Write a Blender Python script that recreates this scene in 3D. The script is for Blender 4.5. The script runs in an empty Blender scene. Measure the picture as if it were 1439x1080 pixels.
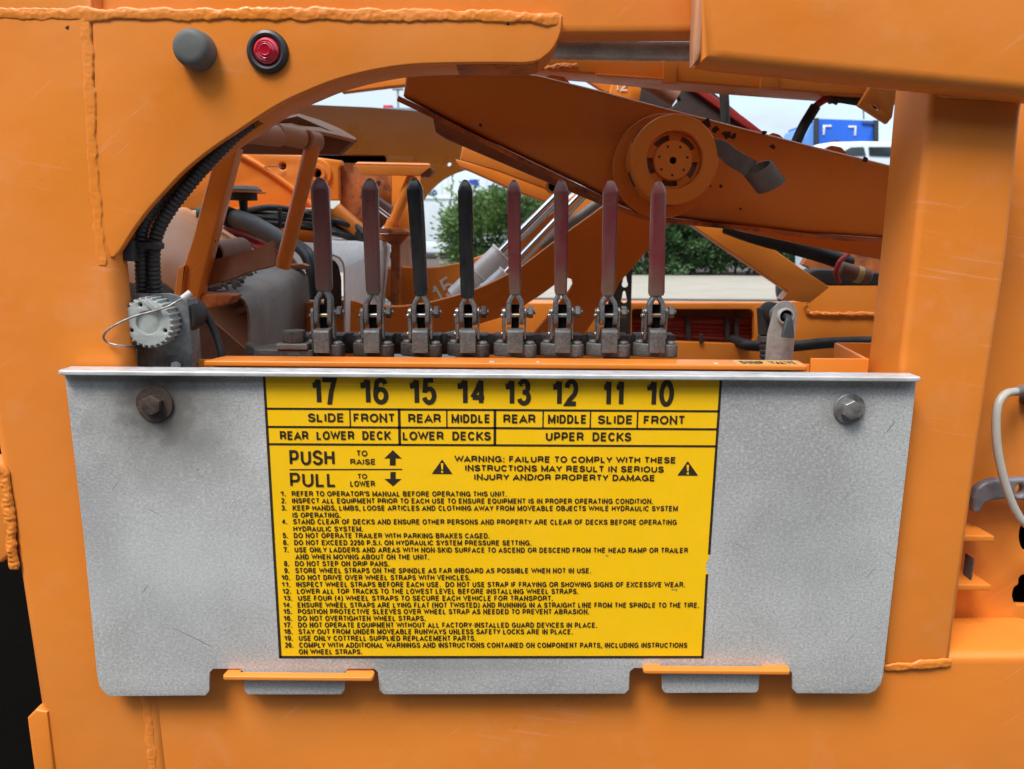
import bpy, bmesh, math, random
from mathutils import Vector, Matrix, noise
R = math.radians
random.seed(7)
scene = bpy.context.scene
COL = scene.collection

# ------------------------------------------------------------------ camera
FPX, CX0, CY0 = 1080.0, 719.5, 540.0
PITCH, ROLL = R(11.1), R(-0.45)
CAMZ = 1.55
cam_d = bpy.data.cameras.new('camera')
cam = bpy.data.objects.new('camera', cam_d); COL.objects.link(cam)
cam_d.sensor_width = 36.0; cam_d.lens = 36.0*FPX/1439.0
cam_d.clip_start = 0.02; cam_d.clip_end = 2000
CAMROT = Matrix.Rotation(R(90)-PITCH, 3, 'X') @ Matrix.Rotation(-ROLL, 3, 'Z')
cam.matrix_world = Matrix.Translation((0, 0, CAMZ)) @ CAMROT.to_4x4()
cam_d.dof.use_dof = True; cam_d.dof.focus_distance = 0.76; cam_d.dof.aperture_fstop = 13
scene.camera = cam

def P(px, py, Y):
    d = CAMROT @ Vector(((px-CX0)/FPX, -(py-CY0)/FPX, -1.0))
    return Vector((0, 0, CAMZ)) + d*(Y/d.y)
def U(Y, px=720, py=420):
    return (P(px+1, py, Y)-P(px, py, Y)).length

# ------------------------------------------------------------------ sky, sun, exposure
SUN_EL, SUN_AZ = R(58), R(215)      # azimuth clockwise from +Y: behind the camera, to the left
world = bpy.data.worlds.new('World'); scene.world = world; world.use_nodes = True
wt = world.node_tree; wn = wt.nodes; wl = wt.links
bg = wn['Background']
sky = wn.new('ShaderNodeTexSky'); sky.sky_type = 'NISHITA'; sky.sun_disc = False
sky.sun_elevation = SUN_EL; sky.sun_rotation = SUN_AZ; sky.air_density = 1.0; sky.dust_density = 2.0
tcw = wn.new('ShaderNodeTexCoord'); mpw = wn.new('ShaderNodeMapping')
mpw.inputs['Scale'].default_value = (1.0, 1.0, 3.2)
nzw = wn.new('ShaderNodeTexNoise'); nzw.inputs['Scale'].default_value = 5.5
nzw.inputs['Detail'].default_value = 6; nzw.inputs['Roughness'].default_value = 0.55
rpw = wn.new('ShaderNodeValToRGB')
rpw.color_ramp.elements[0].position = 0.42; rpw.color_ramp.elements[0].color = (0.35, 0.35, 0.35, 1)
rpw.color_ramp.elements[1].position = 0.66; rpw.color_ramp.elements[1].color = (0.96, 0.96, 0.96, 1)
mxw = wn.new('ShaderNodeMix'); mxw.data_type = 'RGBA'
sepw = wn.new('ShaderNodeSeparateXYZ'); elw = wn.new('ShaderNodeMapRange')   # overcast luminance: zenith three times the horizon
elw.inputs['From Min'].default_value = 0.0; elw.inputs['From Max'].default_value = 1.0
elw.inputs['To Min'].default_value = 1.95; elw.inputs['To Max'].default_value = 10.5
clw = wn.new('ShaderNodeVectorMath'); clw.operation = 'SCALE'; clw.inputs[0].default_value = (0.865, 0.98, 1.06)
wl.new(tcw.outputs['Generated'], sepw.inputs[0]); wl.new(sepw.outputs['Z'], elw.inputs['Value'])
wl.new(elw.outputs[0], clw.inputs['Scale']); wl.new(clw.outputs[0], mxw.inputs['B'])
wl.new(tcw.outputs['Generated'], mpw.inputs['Vector']); wl.new(mpw.outputs[0], nzw.inputs['Vector'])
wl.new(nzw.outputs['Fac'], rpw.inputs[0]); wl.new(rpw.outputs[0], mxw.inputs['Factor'])
wl.new(sky.outputs[0], mxw.inputs['A']); wl.new(mxw.outputs['Result'], bg.inputs['Color'])
bg.inputs['Strength'].default_value = 0.12
sun_d = bpy.data.lights.new('sun', 'SUN'); sun_d.energy = 1.5; sun_d.angle = R(22); sun_d.color = (1, 0.96, 0.9)
sun = bpy.data.objects.new('sun', sun_d); COL.objects.link(sun)
sdir = Vector((math.sin(SUN_AZ)*math.cos(SUN_EL), math.cos(SUN_AZ)*math.cos(SUN_EL), math.sin(SUN_EL)))
sun.rotation_euler = sdir.to_track_quat('Z', 'Y').to_euler(); sun.location = sdir*20
scene.view_settings.view_transform = 'Standard'; scene.view_settings.look = 'None'
scene.view_settings.exposure = 1.22; scene.view_settings.gamma = 1.0
scene.render.engine = 'CYCLES'; scene.cycles.max_bounces = 8

# ------------------------------------------------------------------ materials
def _n(nt, t, **kw):
    n = nt.nodes.new(t)
    for k, v in kw.items():
        if k in n.inputs: n.inputs[k].default_value = v
        else: setattr(n, k, v)
    return n
def mat(name, col, rough=0.5, metal=0.0, col2=None, vscale=8, fine=None, fine_scale=200, fine_amt=0.15,
        bump=0.0, bscale=300, bump2=0.0, bscale2=12, chips=0.0, chip_scale=25, chip_col=(0.035, 0.015, 0.012),
        scr=0.0, scr_col=(0.8, 0.42, 0.25), rvar=0.12, coat=0.0, rust=0.0, rust_col=(0.09, 0.028, 0.014), rust_scale=9,
        spec=0.5, vthr=(0.35, 0.65), trans=0.0, stretch=(1, 1, 1), wear_col=None, wear=0.0, wear_scale=30):
    m = bpy.data.materials.new(name); m.use_nodes = True
    nt = m.node_tree; L = nt.links; b = nt.nodes['Principled BSDF']
    tc = _n(nt, 'ShaderNodeTexCoord'); src = tc.outputs['Object']
    if stretch != (1, 1, 1):
        mp0 = _n(nt, 'ShaderNodeMapping'); mp0.inputs['Scale'].default_value = stretch
        L.new(src, mp0.inputs[0]); ssrc = mp0.outputs[0]
    else: ssrc = src
    def noi(scale, detail=4, s=None, rough=0.55):
        n = _n(nt, 'ShaderNodeTexNoise', Scale=scale, Detail=detail, Roughness=rough); L.new(s or src, n.inputs['Vector']); return n.outputs['Fac']
    def ramp(f, a, bb, lo=0.0, hi=1.0):
        r = _n(nt, 'ShaderNodeMapRange'); r.inputs['From Min'].default_value = a; r.inputs['From Max'].default_value = bb
        r.inputs['To Min'].default_value = lo; r.inputs['To Max'].default_value = hi; L.new(f, r.inputs['Value']); return r.outputs[0]
    def mix(f, A, B):
        x = _n(nt, 'ShaderNodeMix', data_type='RGBA')
        if isinstance(f, float): x.inputs['Factor'].default_value = f
        else: L.new(f, x.inputs['Factor'])
        for s_, v in (('A', A), ('B', B)):
            if isinstance(v, tuple): x.inputs[s_].default_value = (*v, 1)
            else: L.new(v, x.inputs[s_])
        return x.outputs['Result']
    def mul(a, c):
        x = _n(nt, 'ShaderNodeMath', operation='MULTIPLY'); L.new(a, x.inputs[0])
        if isinstance(c, float): x.inputs[1].default_value = c
        else: L.new(c, x.inputs[1])
        return x.outputs[0]
    c2 = col2 or tuple(x*0.86 for x in col)
    c = mix(ramp(noi(vscale, 5), *vthr), tuple(col), tuple(c2))
    if fine_amt and fine:
        c = mix(ramp(noi(fine_scale, 3, ssrc), 0.35, 0.7, 0, fine_amt), c, tuple(fine))
    if wear:
        c = mix(ramp(noi(wear_scale, 6, ssrc, 0.65), 0.5, 0.62, 0, wear), c, tuple(wear_col))
    if rust:
        c = mix(ramp(noi(rust_scale, 8, None, 0.7), 0.66-0.3*rust, 0.74-0.2*rust), c, tuple(rust_col))
    if scr:
        for k, (rz, rx) in enumerate(((8, 60), (-38, 45))):
            mp = _n(nt, 'ShaderNodeMapping', vector_type='TEXTURE'); mp.inputs['Rotation'].default_value = (0, R(rz), 0)
            mp.inputs['Scale'].default_value = (1/(5+k*3), 1/20, 1/230); mp.inputs['Location'].default_value = (k*3.1, 0, k)
            L.new(src, mp.inputs[0])
            s_ = ramp(noi(1.0, 2, mp.outputs[0]), 0.66, 0.72)
            msk = ramp(noi(5.5+2*k, 3), 0.52, 0.66)
            c = mix(mul(mul(s_, msk), float(scr)), c, tuple(scr_col))
        sm = mul(ramp(noi(11, 8, None, 0.72), 0.55, 0.72), float(scr*0.6))
        c = mix(sm, c, tuple(scr_col))
    if chips:
        v = _n(nt, 'ShaderNodeTexVoronoi', Scale=chip_scale, Randomness=1.0)
        dn = _n(nt, 'ShaderNodeTexNoise', Scale=90.0, Detail=2.0); L.new(src, dn.inputs['Vector'])
        va = _n(nt, 'ShaderNodeVectorMath', operation='MULTIPLY_ADD')
        L.new(dn.outputs['Color'], va.inputs[0]); va.inputs[1].default_value = (0.012, 0.012, 0.012); L.new(src, va.inputs[2])
        L.new(va.outputs[0], v.inputs['Vector'])
        sp = _n(nt, 'ShaderNodeSeparateColor'); L.new(v.outputs['Color'], sp.inputs[0])
        rad = ramp(sp.outputs[0], 1-chips, 1.0, 0.0, 0.065)
        lt = _n(nt, 'ShaderNodeMath', operation='LESS_THAN'); L.new(v.outputs['Distance'], lt.inputs[0]); L.new(rad, lt.inputs[1])
        c = mix(lt.outputs[0], c, tuple(chip_col))
    L.new(c, b.inputs['Base Color'])
    L.new(ramp(noi(vscale*3, 4), 0.3, 0.7, max(0.02, rough-rvar), min(1, rough+rvar)), b.inputs['Roughness'])
    b.inputs['Metallic'].default_value = metal
    b.inputs['Specular IOR Level'].default_value = spec
    if coat: b.inputs['Coat Weight'].default_value = coat; b.inputs['Coat Roughness'].default_value = 0.12
    if trans: b.inputs['Transmission Weight'].default_value = trans
    prev = None
    for st, sc, dist in ((bump, bscale, 0.0006), (bump2, bscale2, 0.006)):
        if st:
            bp = _n(nt, 'ShaderNodeBump'); bp.inputs['Strength'].default_value = st; bp.inputs['Distance'].default_value = dist
            L.new(noi(sc, 3), bp.inputs['Height'])
            if prev: L.new(prev, bp.inputs['Normal'])
            prev = bp.outputs[0]
    if prev: L.new(prev, b.inputs['Normal'])
    return m

OR = (0.79, 0.238, 0.028); OR2 = (0.74, 0.208, 0.021)
M = {}
M['orange'] = mat('orange_paint', OR, 0.4, col2=OR2, vscale=4, fine=(0.70, 0.27, 0.08), fine_scale=7, fine_amt=0.16, bump=0.14, bscale=420, bump2=0.22, bscale2=11, rvar=.16, chips=0.22, chip_scale=26, scr=0.28, spec=0.45)
M['orange_in'] = mat('orange_paint_inner', OR, 0.4, col2=OR2, vscale=5, bump=0.1, bscale=300, chips=0.22, chip_scale=16, scr=0.2, rust=0.06, spec=0.5)
M['orange_arm'] = mat('orange_paint_arm', OR, 0.36, col2=OR2, vscale=3, bump=0.1, bscale=260, chips=0.25, chip_scale=14, scr=0.25, spec=0.5, bump2=0.15, bscale2=5)
M['orange_rust'] = mat('orange_paint_rusted', (0.6, 0.16, 0.02), 0.6, col2=(0.3, 0.085, 0.03), vscale=18, rust=0.45, rust_scale=22, bump=0.4, bscale=120)
M['orange_dust'] = mat('orange_paint_dusty', (0.62, 0.24, 0.1), 0.62, col2=(0.5, 0.2, 0.09), vscale=7, fine=(0.4, 0.27, 0.18), fine_scale=25, fine_amt=0.6, rust=0.1, bump=0.2)
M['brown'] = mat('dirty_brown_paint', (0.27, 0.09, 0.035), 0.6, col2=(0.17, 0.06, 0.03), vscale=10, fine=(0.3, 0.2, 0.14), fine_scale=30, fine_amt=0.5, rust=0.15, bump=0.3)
M['alu'] = mat('galvanised_sheet', (0.45, 0.442, 0.425), 0.5, 0.1, col2=(0.64, 0.632, 0.615), vscale=6, vthr=(.38, .62), fine=(0.20, 0.20, 0.195), fine_scale=430, fine_amt=0.6, bump=0.25, bscale=500, chips=0.25, chip_scale=45, chip_col=(0.12, 0.12, 0.115), stretch=(1, 1, 1.3), wear=0.5, wear_col=(0.66, 0.66, 0.65), wear_scale=260)
M['alu_edge'] = mat('bright_aluminium_edge', (0.72, 0.72, 0.72), 0.42, 0.35, vscale=40, fine=(0.3, 0.27, 0.24), fine_scale=130, fine_amt=0.5, stretch=(0.3, 1, 1), bump=0.2)
M['galv'] = mat('galvanised_bracket', (0.20, 0.215, 0.22), 0.5, 0.5, col2=(0.33, 0.35, 0.36), vscale=55, fine=(0.11, 0.12, 0.12), fine_scale=160, fine_amt=0.5, bump=0.2)
M['cast'] = mat('cast_iron', (0.105, 0.105, 0.103), 0.55, 0.35, col2=(0.065, 0.065, 0.065), vscale=60, fine=(0.19, 0.18, 0.17), fine_scale=420, fine_amt=0.6, bump=0.6, bscale=500)
M['cast_dark'] = mat('dark_greasy_iron', (0.045, 0.042, 0.04), 0.5, 0.3, col2=(0.03, 0.027, 0.026), vscale=50, fine=(0.11, 0.09, 0.075), fine_scale=240, fine_amt=0.6, bump=0.6, bscale=350)
M['zinc'] = mat('zinc_plated_steel', (0.36, 0.36, 0.35), 0.35, 0.85, col2=(0.22, 0.2, 0.17), vscale=90, fine=(0.24, 0.17, 0.12), fine_scale=200, fine_amt=0.3, bump=0.2)
M['yoke'] = mat('forged_steel', (0.17, 0.185, 0.195), 0.42, 0.6, col2=(0.1, 0.105, 0.11), vscale=70, fine=(0.28, 0.28, 0.28), fine_scale=380, fine_amt=0.5, bump=0.5, bscale=420)
M['brass'] = mat('worn_yellow_zinc', (0.42, 0.33, 0.2), 0.4, 0.8, col2=(0.2, 0.14, 0.09), vscale=80)
M['grip_red'] = mat('dark_red_vinyl', (0.135, 0.012, 0.022), 0.34, col2=(0.10, 0.014, 0.02), vscale=12, fine=(0.16, 0.07, 0.055), fine_scale=24, fine_amt=0.5, wear=0.55, wear_col=(0.15, 0.095, 0.07), wear_scale=14, stretch=(2.2, 1, 0.45), bump=0.2, bscale=200, spec=0.4)
M['grip_worn'] = mat('worn_brown_red_vinyl', (0.115, 0.014, 0.022), 0.38, col2=(0.095, 0.03, 0.03), vscale=14, fine=(0.17, 0.08, 0.06), fine_scale=30, fine_amt=0.45, wear=0.5, wear_col=(0.14, 0.075, 0.055), wear_scale=12, stretch=(2.2, 1, 0.4), bump=0.2, bscale=200, spec=0.4)
M['grip_black'] = mat('black_vinyl', (0.009, 0.010, 0.012), 0.2, col2=(0.02, 0.02, 0.022), vscale=12, fine=(0.06, 0.055, 0.045), fine_scale=60, fine_amt=0.25, stretch=(2.5, 1, 0.6), spec=0.55, rvar=0.08)
M['black'] = mat('black_plastic', (0.034, 0.034, 0.036), 0.5, vscale=30, fine=(0.07, 0.065, 0.06), fine_scale=60, fine_amt=0.35, spec=0.4)
M['rubber'] = mat('black_rubber', (0.016, 0.016, 0.017), 0.6, vscale=20, fine=(0.05, 0.045, 0.04), fine_scale=30, fine_amt=0.4)
M['dark'] = mat('dark_steel', (0.035, 0.026, 0.022), 0.7, vscale=15, fine=(0.08, 0.05, 0.04), fine_scale=50, fine_amt=0.5)
M['maroon'] = mat('dark_brown_ramp_steel', (0.042, 0.022, 0.02), 0.7, vscale=15)
M['red_edge'] = mat('red_painted_edge', (0.3, 0.02, 0.02), 0.5)
M['grey_cap'] = mat('grey_rubber', (0.125, 0.13, 0.12), 0.6, col2=(0.1, 0.105, 0.098), vscale=40, spec=0.3, bump=0.1)
M['grey_plastic'] = mat('light_grey_plastic', (0.40, 0.43, 0.41), 0.5, col2=(0.33, 0.36, 0.34), vscale=40, fine=(0.26, 0.26, 0.24), fine_scale=150, fine_amt=0.4, spec=0.4, bump=0.1)
M['white_plastic'] = mat('white_plastic', (0.62, 0.62, 0.58), 0.45, fine=(0.3, 0.27, 0.22), fine_scale=200, fine_amt=0.4)
M['grommet'] = mat('grommet_rubber', (0.02, 0.02, 0.022), 0.45)
M['lens'] = mat('red_lens', (0.52, 0.008, 0.03), 0.12, col2=(0.36, 0.004, 0.02), vscale=90, spec=0.6, rvar=0.03, coat=0.6)
M['lens_in'] = mat('red_lens_inner', (0.75, 0.012, 0.03), 0.2, vscale=90, coat=0.5)
M['yellow'] = mat('yellow_label', (0.98, 0.555, 0.0005), 0.5, col2=(0.95, 0.53, 0.0005), vscale=14, fine=(0.72, 0.47, 0.02), fine_scale=90, fine_amt=0.14, chips=0.10, chip_scale=30, chip_col=(0.45, 0.3, 0.03), spec=0.4, bump=0.05)
M['ink'] = mat('dark_brown_print', (0.034, 0.022, 0.012), 0.5, vscale=30, spec=0.4)
M['pipe'] = mat('grey_wrapped_pipe', (0.5, 0.475, 0.44), 0.25, 0.0, col2=(0.27, 0.25, 0.22), vscale=30, fine=(0.36, 0.34, 0.31), fine_scale=60, fine_amt=0.5, spec=0.6, bump=0.4, bscale=120, stretch=(0.3, 1, 1))
M['webbing'] = mat('grey_webbing', (0.155, 0.135, 0.118), 0.8, col2=(0.12, 0.105, 0.095), vscale=40, fine=(0.22, 0.2, 0.18), fine_scale=500, fine_amt=0.5, bump=0.5, bscale=700, spec=0.2)
M['hood'] = mat('pale_galvanised_cover', (0.84, 0.83, 0.81), 0.45, 0.0, col2=(0.78, 0.77, 0.75), vscale=8, fine=(0.38, 0.36, 0.34), fine_scale=70, fine_amt=0.45, stretch=(3, 3, 0.4))
M['hood_dirty'] = mat('dirty_galvanised_cover', (0.33, 0.30, 0.275), 0.5, 0.2, col2=(0.2, 0.18, 0.16), vscale=8, fine=(0.13, 0.115, 0.1), fine_scale=60, fine_amt=0.3, stretch=(3, 3, 0.4))
M['chrome'] = mat('chrome_rod', (0.82, 0.84, 0.87), 0.09, 1.0, vscale=20, rvar=0.04)
M['silver'] = mat('silver_painted_cylinder', (0.78, 0.77, 0.77), 0.35, 0.1, vscale=25)
M['greyhose'] = mat('grey_hose_sleeve', (0.13, 0.135, 0.14), 0.6, vscale=20, spec=0.3)
M['redhose'] = mat('red_hose', (0.42, 0.025, 0.02), 0.45, vscale=30)
M['redhose_dusty'] = mat('dusty_red_hose', (0.33, 0.03, 0.026), 0.55, vscale=30, fine=(0.25, 0.08, 0.06), fine_scale=60, fine_amt=0.5)
M['cable'] = mat('off_white_cable', (0.50, 0.47, 0.40), 0.4, col2=(0.43, 0.4, 0.35), vscale=30)
M['hooksteel'] = mat('blue_grey_steel', (0.21, 0.20, 0.22), 0.6, 0.3, col2=(0.15, 0.13, 0.14), vscale=40, fine=(0.3, 0.26, 0.25), fine_scale=90, fine_amt=0.4, bump=0.5)
M['deck'] = mat('dirty_grey_deck_steel', (.2, .19, .175), .6, .2, col2=(.14, .13, .12), vscale=3, rust=.05)  # grey, not orange, to keep the bounce on the arms neutral
M['void'] = mat('black_interior', (0.006, 0.005, 0.004), 0.95, spec=0.08)  # near-black; shade of holes and tyre put into the colour
M['marker'] = mat('white_paint_marker', (0.82, 0.80, 0.76), 0.6)
M['white'] = mat('white_truck_paint', (0.66, 0.72, 0.74), 0.4, col2=(0.62, 0.68, 0.71), vscale=1)
M['blue'] = mat('blue_truck_paint', (0.012, 0.12, 0.62), 0.4, col2=(0.01, 0.1, 0.55), vscale=1)
M['blue2'] = mat('pale_blue_side', (0.10, 0.27, 0.66), 0.4, vscale=1)
M['logo_blue'] = mat('logo_blue', (0.02, 0.07, 0.45), 0.5)
M['navy'] = mat('navy_print', (0.03, 0.07, 0.22), 0.5)
M['glass'] = mat('dark_glass', (0.03, 0.04, 0.045), 0.08)
M['asphalt'] = mat('asphalt', (0.055, 0.054, 0.052), 0.9, col2=(0.045, 0.044, 0.043), vscale=1.5, fine=(0.1, 0.1, 0.095), fine_scale=60, fine_amt=0.5, bump=0.5, bscale=60)
M['concrete'] = mat('pale_concrete', (0.32, 0.28, 0.22), 0.9, col2=(0.27, 0.238, 0.19), vscale=0.9, fine=(0.3, 0.28, 0.24), fine_scale=4, fine_amt=0.35)
M['mulch'] = mat('brown_mulch', (0.09, 0.06, 0.05), 0.95, col2=(0.05, 0.035, 0.03), vscale=4, bump=1, bscale=10)
M['bark'] = mat('bark', (0.09, 0.06, 0.04), 0.9)
M['leaf'] = mat('juniper_leaf', (0.12, 0.2, 0.065), 0.6, col2=(0.065, 0.125, 0.045), vscale=1.2, vthr=(0.4, 0.6), fine=(0.2, 0.3, 0.09), fine_scale=6, fine_amt=0.5, spec=0.3)
M['leaf_dark'] = mat('hedge_leaf', (0.06, 0.115, 0.045), 0.6, col2=(0.035, 0.075, 0.03), vscale=1.2, vthr=(0.4, 0.6), fine=(0.09, 0.17, 0.05), fine_scale=6, fine_amt=0.5, spec=0.3)
M['dirt'] = mat('dry_dirt', (0.19, 0.15, 0.115), 0.95, col2=(0.12, 0.09, 0.07), vscale=60)
M['sticker'] = mat('faded_yellow_sticker', (0.66, 0.40, 0.13), 0.5, fine=(.5, .27, .12), fine_scale=200, fine_amt=.6)
M['rusty'] = mat('rust_stained_washer', (0.07, 0.052, 0.045), 0.6, 0.4, col2=(0.04, 0.03, 0.026), vscale=80, fine=(0.16, 0.1, 0.07), fine_scale=180, fine_amt=0.6, bump=0.5)
M['bolt'] = mat('grey_zinc_bolt', (0.38, 0.39, 0.39), 0.45, 0.6, col2=(0.15, 0.145, 0.14), vscale=90, fine=(0.2, 0.13, 0.09), fine_scale=150, fine_amt=0.5, bump=0.3)

def stained_plate():
    m = M['alu']; nt = m.node_tree; L = nt.links; b = nt.nodes['Principled BSDF']
    old = b.inputs['Base Color'].links[0].from_socket
    tc = _n(nt, 'ShaderNodeTexCoord')
    def stain_or_light(px, py, r0, r1, amt, colr, sx=1.0, sz=1.0, oz=0.0):
        nonlocal old
        c = P(px, py, 0.70)
        mp = _n(nt, 'ShaderNodeMapping'); mp.inputs['Location'].default_value = (-c.x*sx, 0, -(c.z+oz)*sz); mp.inputs['Scale'].default_value = (sx, 0, sz)
        L.new(tc.outputs['Object'], mp.inputs[0])
        ln = _n(nt, 'ShaderNodeVectorMath', operation='LENGTH'); L.new(mp.outputs[0], ln.inputs[0])
        nz = _n(nt, 'ShaderNodeTexNoise', Scale=38.0, Detail=6.0, Roughness=.65); L.new(tc.outputs['Object'], nz.inputs['Vector'])
        ad = _n(nt, 'ShaderNodeMath', operation='MULTIPLY_ADD'); L.new(nz.outputs['Fac'], ad.inputs[0]); ad.inputs[1].default_value = -r1*.9; L.new(ln.outputs['Value'], ad.inputs[2])
        mr = _n(nt, 'ShaderNodeMapRange'); mr.inputs['From Min'].default_value = r0-r1*.45; mr.inputs['From Max'].default_value = r1-r1*.45
        mr.inputs['To Min'].default_value = amt; mr.inputs['To Max'].default_value = 0; L.new(ad.outputs[0], mr.inputs['Value'])
        x = _n(nt, 'ShaderNodeMix', data_type='RGBA'); L.new(mr.outputs[0], x.inputs['Factor']); L.new(old, x.inputs['A']); x.inputs['B'].default_value = (*colr, 1)
        old = x.outputs['Result']
    stain_or_light(232, 578, .018, .10, .9, (.19, .183, .17)); stain_or_light(218, 566, .014, .040, .9, (.09, .078, .066))
    stain_or_light(1193, 573, .010, .03, .5, (.22, .20, .18))
    stain_or_light(250, 800, .02, .12, .35, (.60, .61, .62)); stain_or_light(130, 700, .01, .06, .3, (.27, .27, .27), 1.6, .5)  # first patch paints ground-bounced brightness at the lower left
    stain_or_light(640, 930, .01, .03, .35, (.3, .29, .28), .3, 1.3); stain_or_light(1130, 760, .02, .1, .25, (.3, .3, .3))
    # short dark scratches
    for k, (rz, sc, th) in enumerate(((-55, (26, 40, 300), .735), (28, (14, 30, 330), .74))):
        mp = _n(nt, 'ShaderNodeMapping', vector_type='TEXTURE'); mp.inputs['Rotation'].default_value = (0, R(rz), 0); mp.inputs['Scale'].default_value = tuple(1/v for v in sc)
        L.new(tc.outputs['Object'], mp.inputs[0]); nz = _n(nt, 'ShaderNodeTexNoise', Scale=1.0, Detail=1.0); L.new(mp.outputs[0], nz.inputs['Vector'])
        mr = _n(nt, 'ShaderNodeMapRange'); mr.inputs['From Min'].default_value = th; mr.inputs['From Max'].default_value = th+.05; L.new(nz.outputs['Fac'], mr.inputs['Value'])
        x = _n(nt, 'ShaderNodeMix', data_type='RGBA'); L.new(mr.outputs[0], x.inputs['Factor']); L.new(old, x.inputs['A']); x.inputs['B'].default_value = (.27, .27, .26, 1)
        old = x.outputs['Result']
    L.new(old, b.inputs['Base Color'])
stained_plate()

# ------------------------------------------------------------------ object helpers
def smooth(me, ang=35):
    me.shade_smooth(); me.set_sharp_from_angle(angle=R(ang))
def link(name, me, m, parent=None, ang=35, label=None):
    if isinstance(m, str): m = M[m]
    me.materials.clear(); me.materials.append(m)
    if ang: smooth(me, ang)
    o = bpy.data.objects.new(name, me); COL.objects.link(o)
    if parent is not None: o.parent = parent
    if label: o['label'] = label
    return o
def thing(name, label, cat, group=None):
    o = bpy.data.objects.new(name, None); COL.objects.link(o); o.empty_display_size = 0.02
    o['label'] = label; o['category'] = cat
    if group: o['group'] = group
    return o
def tag(o, label, cat, group=None):
    o['label'] = label; o['category'] = cat
    if group: o['group'] = group
    return o
def struct(o, kind='structure', label=None):
    o['kind'] = kind
    if label: o['label'] = label
    return o

def bm_done(bm, name='m', dist=1e-6):
    bmesh.ops.remove_doubles(bm, verts=bm.verts, dist=dist)
    bmesh.ops.recalc_face_normals(bm, faces=bm.faces)
    me = bpy.data.meshes.new(name); bm.to_mesh(me); bm.free(); return me
def rounded(pts, r, n=5):
    """round the corners of a 2-D polygon; r a number or a list per corner"""
    out = []; N = len(pts)
    for i in range(N):
        p = Vector(pts[i][:2]); a = Vector(pts[i-1][:2]); b = Vector(pts[(i+1) % N][:2])
        rr = r[i] if isinstance(r, (list, tuple)) else r
        u = a-p; v = b-p
        if rr <= 0 or u.length < 1e-9 or v.length < 1e-9: out.append(tuple(p)); continue
        rr = min(rr, u.length*0.49, v.length*0.49)
        p0 = p+u.normalized()*rr; p1 = p+v.normalized()*rr
        for k in range(n+1):
            t = k/n; q = p0*(1-t)**2+p*2*t*(1-t)+p1*t*t; out.append((q.x, q.y))
    return out
def extrude2d(loops, depth, bevel=0.0, res=2):
    """closed 2-D loops -> solid of given depth centred on z=0"""
    cu = bpy.data.curves.new('c', 'CURVE'); cu.dimensions = '2D'; cu.fill_mode = 'BOTH'
    for lp in loops:
        s = cu.splines.new('POLY'); s.points.add(len(lp)-1)
        for i, p in enumerate(lp): s.points[i].co = (p[0], p[1], 0, 1)
        s.use_cyclic_u = True
    bevel = min(bevel, depth*0.499)
    cu.extrude = max(depth/2-bevel, 0); cu.bevel_depth = bevel; cu.bevel_resolution = res; cu.offset = -bevel
    o = bpy.data.objects.new('c', cu); COL.objects.link(o)
    dg = bpy.context.evaluated_depsgraph_get()
    me = bpy.data.meshes.new_from_object(o.evaluated_get(dg)); bpy.data.objects.remove(o); bpy.data.curves.remove(cu)
    bm = bmesh.new(); bm.from_mesh(me); bpy.data.meshes.remove(me)
    return bm
XZ = Matrix(((1, 0, 0, 0), (0, 0, -1, 0), (0, 1, 0, 0), (0, 0, 0, 1)))   # (x,y,z)->(x,-z,y)
YZX = Matrix(((0, 0, 1, 0), (1, 0, 0, 0), (0, 1, 0, 0), (0, 0, 0, 1)))   # 2-D (y,z) drawn, extruded along x
def plate(name, loops, Y, depth, m, parent=None, bevel=0.001, res=2, round_px=0, draw=None, ang=35, label=None):
    """loops in photograph pixels on the plane Y (front face), extruded away from the camera by depth"""
    if not isinstance(loops[0][0], (list, tuple)): loops = [loops]
    L2 = []
    for lp in loops:
        if round_px: lp = rounded(lp, round_px)
        L2.append([(P(p[0], p[1], draw or Y).x, P(p[0], p[1], draw or Y).z) for p in lp])
    bm = extrude2d(L2, depth, bevel, res)
    bm.transform(Matrix.Translation((0, Y+depth/2, 0)) @ XZ)
    return link(name, bm_done(bm), m, parent, ang, label)
def circle_px(cx, cy, r, n=32, sy=1.0, a0=0, a1=360):
    full = abs(a1-a0) >= 360
    k = n if full else n+1
    return [(cx+r*math.cos(R(a0+(a1-a0)*i/n)), cy+r*sy*math.sin(R(a0+(a1-a0)*i/n))) for i in range(k)]
def cat(pts, seg=8, closed=False):
    pts = [Vector(p) for p in pts]
    if len(pts) < 3:
        return [pts[0].lerp(pts[1], i/seg) for i in range(seg+1)]
    out = []
    n = len(pts)
    for i in range(n-1):
        p0 = pts[i-1] if i > 0 else pts[0]*2-pts[1]
        p1, p2 = pts[i], pts[i+1]
        p3 = pts[i+2] if i+2 < n else pts[-1]*2-pts[-2]
        for k in range(seg):
            t = k/seg
            out.append(0.5*((2*p1)+(p2-p0)*t+(2*p0-5*p1+4*p2-p3)*t*t+(3*p1-p0-3*p2+p3)*t**3))
    out.append(pts[-1]); return out
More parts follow.
